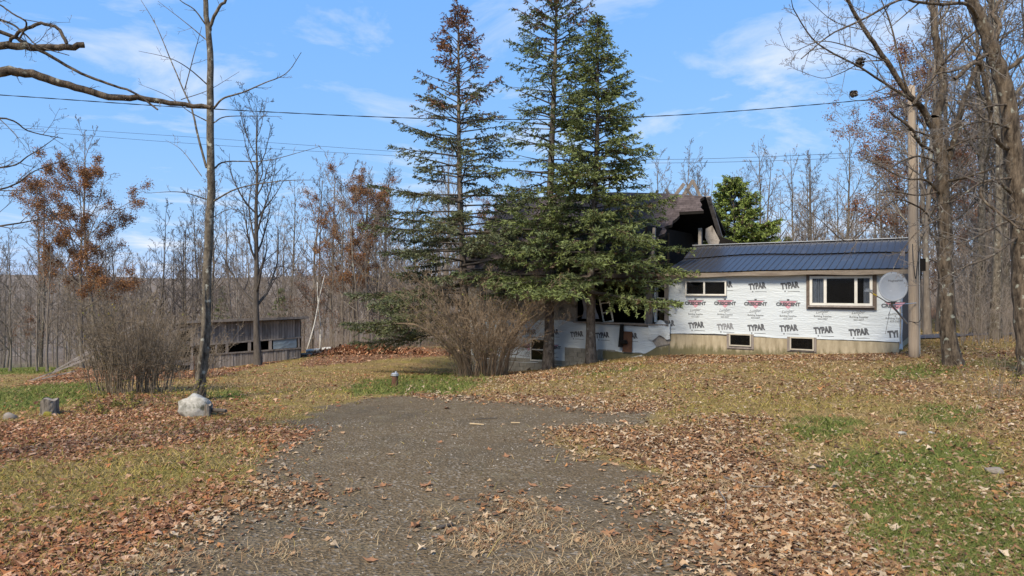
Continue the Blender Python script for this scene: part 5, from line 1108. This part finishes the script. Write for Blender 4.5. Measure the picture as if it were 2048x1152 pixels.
tri = [(0, 1+i, 1+(i+1) % K) for i in range(K)]; qd = [(1+j*K+i, 1+(j+1)*K+i, 1+(j+1)*K+(i+1) % K, 1+j*K+(i+1) % K) for j in range(rings-1) for i in range(K)]
b = Acc(); b.add(V+V2, [np.array(tri+[(a_+off, c_+off, b_+off) for a_, b_, c_ in tri]), np.array(qd+[tuple(off+i for i in q[::-1]) for q in qd]+[(1+(rings-1)*K+i, off+1+(rings-1)*K+i, off+1+(rings-1)*K+(i+1) % K, 1+(rings-1)*K+(i+1) % K) for i in range(K)])]); rf = b.build('reflector', M['dish'], dish, smooth=True)
Vt, ft = text_np('HughesNet', .09, .002, 0); Vt = Vt*1.0; Vt[:, 0] *= .40/(Vt[:, 0].max()-Vt[:, 0].min()); b = Acc()
pts = []
for v in Vt:
    lx, lz = v[0]+.07, v[1]+.20; f2 = (lx/(Rr*.86))**2+(lz/(Rr*1.08))**2; pts.append(tuple(xr*lx+zr*lz+n_d*(.085*f2-.05+.004)))
b.V.append(np.array(pts)); b.n = len(pts)
for f in ft: b.F.setdefault(len(f), []).append(np.array([f]))
b.build('printed_lettering', M['ink'], rf)
low = zr*(-Rr*1.05); feed = Vector(P(1737, 582, dY-.45))-Vector(dc); knee = Vector(P(1775, 605, dY-.05))-Vector(dc)
b = Acc(); b.tube([tuple(-n_d*.15), tuple(low*.98-n_d*.07), tuple(knee)], [.03, .03, .026], 8); b.tube([tuple(knee), tuple(feed)], .018, 8); b.build('feed_arm', M['grey_metal'], dish)
b = Acc(); p_ = knee.lerp(feed, .60); p2_ = knee.lerp(feed, .78); b.tube([tuple(p_), tuple(p2_)], .021, 8); b.build('yellow_tape', M['yellow'], dish)
b = Acc(); b.box(-.11,.09,-.05,.05,-.02,.035); b.box(-.06,.02,-.06,.06,.036,.075); b.build('feed_horn', M['dish'], dish, loc=feed)
b = Acc(); b.bar(tuple(-n_d*.13-zr*.12), tuple(-n_d*.10-zr*.52), .12, .05); b.build('bracket', M['grey_metal'], dish)
pl = Vector(P(1814, 647, 21.62))-Vector(dc); pl2 = Vector(P(1832, 606, 21.62))-Vector(dc); st_ = Vector(P(1783, 610, dY+.08))-Vector(dc)
b = Acc(); b.tube([tuple(-n_d*.12-zr*.4), tuple(st_), tuple(pl)], [.028,.03,.03], 8); b.build('mast', M['grey_metal'], dish)
b = Acc(); b.tube([tuple(st_), tuple(pl2)], .014, 6); b.build('strut', M['galv'], dish)
b = Acc(); b.tube(resample([tuple(st_), tuple(Vector(P(1778,630,dY-.05))-Vector(dc)), tuple(Vector(P(1772,660,dY))-Vector(dc)), tuple(Vector(P(1771,668,dY))-Vector(dc))], 12), .006, 5); b.build('cable', M['wire'], dish)

# ------------------------------------------------------------------ leaf litter, grass, pebbles, sticks
rg = np.random.default_rng(100)
def lobed(n, depth, seed, asp=1.0):
    a_ = np.linspace(0, 2*np.pi, 2*n, endpoint=False); r = np.where(np.arange(2*n) % 2 == 0, 1.0, depth)*np.random.default_rng(seed).uniform(.85, 1.1, 2*n); V = np.stack([np.cos(a_)*r*asp, np.sin(a_)*r, 0*a_], -1); V = np.concatenate([[[0,0,0]], V]); k = 2*n
    return V, np.array([(0, 1+i, 1+(i+1) % k) for i in range(k)])
OVAL = (np.array([(-1,0,.0),(-.35,.42,0),(.35,.42,0),(1,0,0),(.35,-.42,0),(-.35,-.42,0)], float), np.array([(0,1,5),(1,2,4),(1,4,5),(2,3,4)]))
TEMPL = [lobed(5, .45, 1), lobed(5, .5, 2, 1.2), lobed(4, .55, 3, 1.5), OVAL]
LEAFCOL = np.array([(.35,.20,.095),(.43,.275,.145),(.28,.135,.06),(.47,.33,.19),(.24,.12,.055),(.37,.165,.055),(.18,.09,.045),(.50,.38,.25)])
def leaf_mesh(name, x, y, size, templ, cols, lift=.012, curl=.5, tiltv=.35):
    n = len(x); z = terrain(x, y); T, Ft = templ; k = len(T); sc_ = size*np.clip(np.exp(rg.normal(-.08, .36, n)), .35, 1.9)
    L_ = np.repeat(T[None], n, 0); cu = rg.normal(0, curl, (n, 1)); cv = rg.normal(0, curl, (n, 1)); L_[:, :, 2] = cu*L_[:, :, 0]**2+cv*L_[:, :, 1]**2+.15*rg.standard_normal((n, k))
    L_ *= sc_[:, None, None]
    a_ = rg.uniform(0, 6.28, n); tx = rg.normal(0, tiltv, n); ty = rg.normal(0, tiltv, n)
    ca_, sa_ = np.cos(a_)[:, None], np.sin(a_)[:, None]; X = L_[:, :, 0]*ca_-L_[:, :, 1]*sa_; Y = L_[:, :, 0]*sa_+L_[:, :, 1]*ca_; Z = L_[:, :, 2]+X*tx[:, None]+Y*ty[:, None]
    Z = Z-np.minimum(Z.min(1, keepdims=True), 0)*.8
    V = np.stack([X+x[:, None], Y+y[:, None], Z+z[:, None]+lift*rg.random((n, 1))], -1).reshape(-1, 3)
    Fs = (Ft[None]+(np.arange(n)*k)[:, None, None]).reshape(-1, 3); c = cols[rg.integers(0, len(cols), n)]*rg.uniform(.62, 1.22, (n, 1)); c = c*.88+c.mean(1, keepdims=True)*np.array([.16,.14,.115]); return V, Fs, np.repeat(c, k, 0)
def cand(n, Y0, Y1):
    Y = np.sqrt(rg.uniform(Y0**2, Y1**2, n)); px = rg.uniform(-120, 2170, n); return (px-1024)/F*Y, Y
Vs, Fs, Cs, c_ = [], [], [], 0
for (n, Y0, Y1, sz, thin) in ((76000, 4.6, 9, .031, .07), (90000, 9, 16, .034, .055), (90000, 16, 28, .041, .05), (60000, 28, 46, .06, .0)):
    x, y = cand(n, Y0, Y1); g_, l_, gr_ = masks(x, y); keep = (rg.random(n) < np.clip(l_*.92, 0, 1)+thin*(1-g_)+.0012*(g_ > .5)) & ~np.array([False]*n)
    X_, Y_ = x-HX, y-HY; keep &= ~((X_*ca-Y_*sa > -.3) & (X_*ca-Y_*sa < UE+.3) & (X_*sa+Y_*ca > -.35) & (X_*sa+Y_*ca < 8))
    x, y = x[keep], y[keep]; x = x+rg.normal(0, .22, len(x)); y = y+rg.normal(0, .22, len(y))
    ids = rg.integers(0, 4, len(x))
    for k in range(4):
        tpl = TEMPL[k] if Y1 <= 9.5 else (OVAL if k != 1 else TEMPL[2]); s = ids == k
        if not s.any(): continue
        red = x[s] < -3.5
        V, Ft, C = leaf_mesh('l', x[s], y[s], sz*(1 if k < 3 else .9), tpl, LEAFCOL, .012, .28, .16)
        nk = len(tpl[0]); C = C*np.where(np.repeat(red, nk)[:, None], np.array([[1.0,.82,.78]]), 1.0)
        Vs.append(V); Fs.append(Ft+c_); Cs.append(C); c_ += len(V)
tag(link('leaf_litter', mesh_np('leaf_litter', np.concatenate(Vs), [np.concatenate(Fs)], np.concatenate(Cs)), M['leaf']), 'drifts of fallen brown leaves covering the yard', 'leaves', kind='stuff')
# heap of leaves right of the shed gets its own height through a mound of leaves
x = rg.normal(0, 2.3, 5000); y = rg.normal(0, .45, 5000)+40.6; xc = P(725, 700, 40.6)[0]; hh = .38*np.exp(-(x/2.4)**2-((y-40.6)/.6)**2); V, Ft, C = leaf_mesh('m', x+xc, y, .085, OVAL, LEAFCOL*np.array([1.0,.78,.7]), .02); V[:, 2] += np.repeat(hh, 6)
tag(link('leaf_pile', mesh_np('leaf_pile', V, [Ft], C), M['leaf']), 'raked pile of reddish brown leaves between shed and spruce', 'leaf pile', kind='stuff')
# grass
Vs, Cs, c_ = [], [], 0; 
GC = np.array([(.16,.18,.042),(.12,.155,.034),(.21,.205,.06)]); DC = np.array([(.44,.295,.135),(.35,.225,.09),(.26,.195,.07),(.46,.335,.18),(.16,.11,.05)]); OC = np.array([(.36,.275,.070),(.42,.32,.10),(.26,.215,.05),(.15,.13,.035)])
for (n, Y0, Y1, h0, w0) in ((120000, 4.6, 9, .050, .0035), (120000, 9, 16, .055, .006), (85000, 16, 28, .06, .011), (40000, 28, 46, .07, .018)):
    x, y = cand(n, Y0, Y1); g_, l_, gr_ = masks(x, y); pr_ = (1-g_)*(.55+.45*gr_)*(1-.6*l_)+.01; keep = rg.random(n) < pr_
    X_, Y_ = x-HX, y-HY; keep &= ~((X_*ca-Y_*sa > 0) & (X_*ca-Y_*sa < UE) & (X_*sa+Y_*ca > 0) & (X_*sa+Y_*ca < 8))
    x, y, gr_ = x[keep], y[keep], gr_[keep]; m = len(x); z = terrain(x, y); a_ = rg.uniform(0, 6.28, m); h = h0*.75*np.exp(rg.normal(-.15, .45, m))*(.6+.9*fbm(x*1.6, y*1.6, 210, 3))*(1+.5*gr_); ln = rg.uniform(.5, 2.6, m)*h; b_ = rg.uniform(0, 6.28, m)
    p = np.stack([x, y, z-.005], -1); wv = np.stack([np.cos(a_), np.sin(a_), 0*a_], -1)*w0; t = p+np.stack([np.cos(b_)*ln, np.sin(b_)*ln, h], -1); md = p*.5+t*.5+np.stack([0*h, 0*h, h*.22], -1)
    V = np.stack([p-wv, p+wv, md+wv*.7, md-wv*.7, t], 1)
    pat = fbm(x*.5, y*.5, 200, 3); pick = rg.random(m)*.5+gr_*.9; olive = (x < -2.0) & (y < 20)
    c = np.where((pick > .72)[:, None], GC[rg.integers(0, 3, m)], np.where((olive | (pat > .56))[:, None] & (rg.random((m, 1)) < .75), OC[rg.integers(0, 4, m)], DC[rg.integers(0, 5, m)]))*rg.uniform(.75, 1.2, (m, 1))
    Vs.append(V.reshape(-1, 3)); Cs.append(np.repeat(c, 5, 0)); c_ += m
V = np.concatenate(Vs); i5 = np.arange(c_)*5
tag(link('grass', mesh_np('grass', V, [np.stack([i5, i5+1, i5+2, i5+3], -1), np.stack([i5+3, i5+2, i5+4], -1)], np.concatenate(Cs)), M['leaf']), 'short patchy grass, part green and part dried straw', 'grass', kind='stuff')
# straw tufts on the drive
# gravel stones
x, y = cand(90000, 4.6, 14); g_, l_, _ = masks(x, y); k = rg.random(len(x)) < g_*(1-l_)*.30*(fbm(x*1.3, y*1.3, 300, 3) > .42); x, y = x[k], y[k]; m = len(x); s = np.exp(rg.normal(-4.95, .42, m)); z = terrain(x, y)
oc = np.array([(1,0,0),(0,1,0),(-1,0,0),(0,-1,0),(0,0,.8),(0,0,-.5)], float); rot = rg.uniform(0, 6.28, m); V = oc[None]*s[:, None, None]*rg.uniform(.6, 1.25, (m, 6, 1)); cr_, sr_ = np.cos(rot)[:, None], np.sin(rot)[:, None]
V = np.stack([V[:, :, 0]*cr_-V[:, :, 1]*sr_+x[:, None], V[:, :, 0]*sr_+V[:, :, 1]*cr_+y[:, None], V[:, :, 2]+z[:, None]+.002], -1).reshape(-1, 3)
of = np.array([(0,1,4),(1,2,4),(2,3,4),(3,0,4),(1,0,5),(2,1,5),(3,2,5),(0,3,5)]); Fp = (of[None]+(np.arange(m)*6)[:, None, None]).reshape(-1, 3)
pc = np.array([(.18,.148,.11),(.25,.212,.165),(.12,.10,.076),(.33,.29,.235)])[rg.integers(0, 4, m)]*rg.uniform(.7, 1.3, (m, 1)); pc[rg.random(m) < .015] = (.5,.48,.44)
tag(link('gravel', mesh_np('gravel', V, [Fp], np.repeat(pc, 6, 0)), M['pebble']), 'loose grey gravel stones on the driveway', 'gravel', kind='stuff')
# single leaves on the drive
rl = np.random.default_rng(500); spots = [(1043,1088,5),(740,1122,5),(765,972,6),(1125,977,6.2),(1197,997,6),(880,885,8),(1010,880,8),(1135,973,6.2),(1060,882,8.2),(1105,915,7),(1190,1000,5.8),(640,970,6),(655,1080,5),(580,1075,5),(545,1110,4.9),(585,1110,4.9),(700,985,6),(1323,1065,5.3),(780,910,7.4),(930,930,7)]
def ray_ground(px, py):
    Y = 6.0
    for _ in range(12): z = gz((px-1024)/F*Y, Y); Y = (CAMZ-z)*F/(py-576)
    return (px-1024)/F*Y, Y
lm = []
for k in range(3):
    T, Ft = TEMPL[k]; V = T*.062; V[:, 2] = .25*V[:, 0]**2/.062+.2*V[:, 1]**2/.062+rl.standard_normal(len(V))*.006; V[:, 2] -= V[:, 2].min()-.004
    st = np.array([(-.06,-.002,.006),(-.12,-.001,.012),(-.12,.002,.012),(-.06,.003,.006)])
    for c in ((.34,.17,.085),(.42,.26,.14)):
        me = mesh_np('fallen_leaf', np.concatenate([V, st]), [Ft, np.array([[0,1,2,3]])+len(V)], np.tile(np.array(c), (len(V)+4, 1))); me.materials.append(M['leaf']); lm.append(me)
for px, py, _ in spots+[(rl.uniform(620, 1330), rl.uniform(830, 1130), 0) for i in range(45)]:
    x, y = ray_ground(px, py); o = link('fallen_leaf', lm[rl.integers(len(lm))], loc=(x, y, gz(x, y)+.006), rot=(rl.normal()*.12, rl.normal()*.12, rl.uniform(0, 6.28))); s = rl.uniform(.6, 1.15); o.scale = (s, s, s)
    tag(o, 'single brown leaf lying loose on the gravel driveway', 'leaf', 'loose leaves on the driveway')
def stick(label, pts, r, m='bark_dark', group=None, lift=.012):
    q = np.array([(lambda xy: (xy[0], xy[1], gz(*xy)+r+lift))(ray_ground(*p)) for p in pts]); b = Acc(); n = 8; b.tube(resample(q-q[0], n), np.linspace(r, r*.75, n), 7); return tag(b.build('stick', M[m], loc=q[0]), label, 'stick', group)
s = stick('short thick bark covered stick with pale broken ends on the gravel', [(872,1061),(906,1052)], .020, 'bark_dark', lift=.004)
xy = ray_ground(872, 1061); b = Acc(); b.tube([(0,0,0),(-.03,-.012,.0)], [.017,.012], 7); b.build('broken_end', M['cutwood'], s, loc=(-.002, 0, 0)); b = Acc(); xy2 = ray_ground(906,1052); dlt = (xy2[0]-xy[0], xy2[1]-xy[1]); b.tube([(0,0,0),(.028,.012,.0)], [.014,.009], 7); b.build('broken_end', M['cutwood'], s, loc=(dlt[0], dlt[1], gz(*xy2)-gz(*xy)))
for pts, r, lb in (([(1290,965),(1335,971)], .007, 'dark stick on the gravel near the right leaf drift'), ([(1438,985),(1452,1010),(1444,1040)], .010, 'crooked grey stick lying in the right leaf drift'), ([(1448,958),(1500,975),(1545,978)], .012, 'long grey stick on top of the right leaf drift'), ([(1358,1010),(1362,1030),(1392,1032)], .006, 'bent twig at the gravel edge'), ([(600,1058),(630,1062),(668,1066)], .006, 'thin pale twig on the gravel at left'), ([(915,1002),(960,998)], .006, 'dark thin twig in the middle of the drive'), ([(945,840),(995,838)], .012, 'dark twig across the far gravel'), ([(1160,816),(1200,818)], .014, 'dark stick by the upper leaf band'), ([(940,850),(968,852)], .016, 'pale wood splinter on the far gravel, left one'), ([(1022,848),(1040,848)], .014, 'pale wood splinter on the far gravel, right one'), ([(1575,1100),(1650,1110)], .009, 'dark stick in the grass at lower right'), ([(1618,932),(1650,938)], .016, 'dark twig beside the green patch')):
    stick(lb, pts, r, 'cutwood' if 'splinter' in lb else ('twig' if 'grey' in lb or 'pale' in lb else 'bark_dark'))
# straw clumps on the drive
Vs, Cs, c_ = [], [], 0
for px, py, n, sp in ((1010,1060,420,.34),(950,1095,200,.25),(1075,1030,160,.2),(1265,1100,220,.2),(1035,1010,90,.14),(870,1030,60,.1),(720,1075,60,.2),(560,1110,120,.2),(1160,1085,100,.2),(1050,1140,180,.2),(1180,1135,160,.2),(690,1040,60,.2),(330,1120,300,.35),(1460,975,180,.3)):
    x0, y0 = ray_ground(px, py); x = x0+rg.normal(0, sp, n); y = y0+rg.normal(0, sp*.6, n); z = terrain(x, y); a_ = rg.uniform(0, 6.28, n); ln = rg.uniform(.05, .2, n); p = np.stack([x, y, z+.004], -1); d = np.stack([np.cos(a_)*ln, np.sin(a_)*ln, rg.uniform(.0, .45, n)*ln], -1); wv = np.stack([-np.sin(a_), np.cos(a_), 0*a_], -1)*.0028; md = p+d*.5+np.stack([0*ln, 0*ln, ln*.15], -1)
    Vs.append(np.stack([p-wv, p+wv, md+wv, md-wv, p+d], 1).reshape(-1, 3)); c = np.array([(.40,.28,.15),(.30,.18,.09),(.48,.36,.2)])[rg.integers(0, 3, n)]; Cs.append(np.repeat(c, 5, 0)); c_ += n
i5 = np.arange(c_)*5
tag(link('straw', mesh_np('straw', np.concatenate(Vs), [np.stack([i5, i5+1, i5+2, i5+3], -1), np.stack([i5+3, i5+2, i5+4], -1)], np.concatenate(Cs)), M['leaf']), 'dead straw and grass clippings scattered on the gravel', 'straw', kind='stuff')
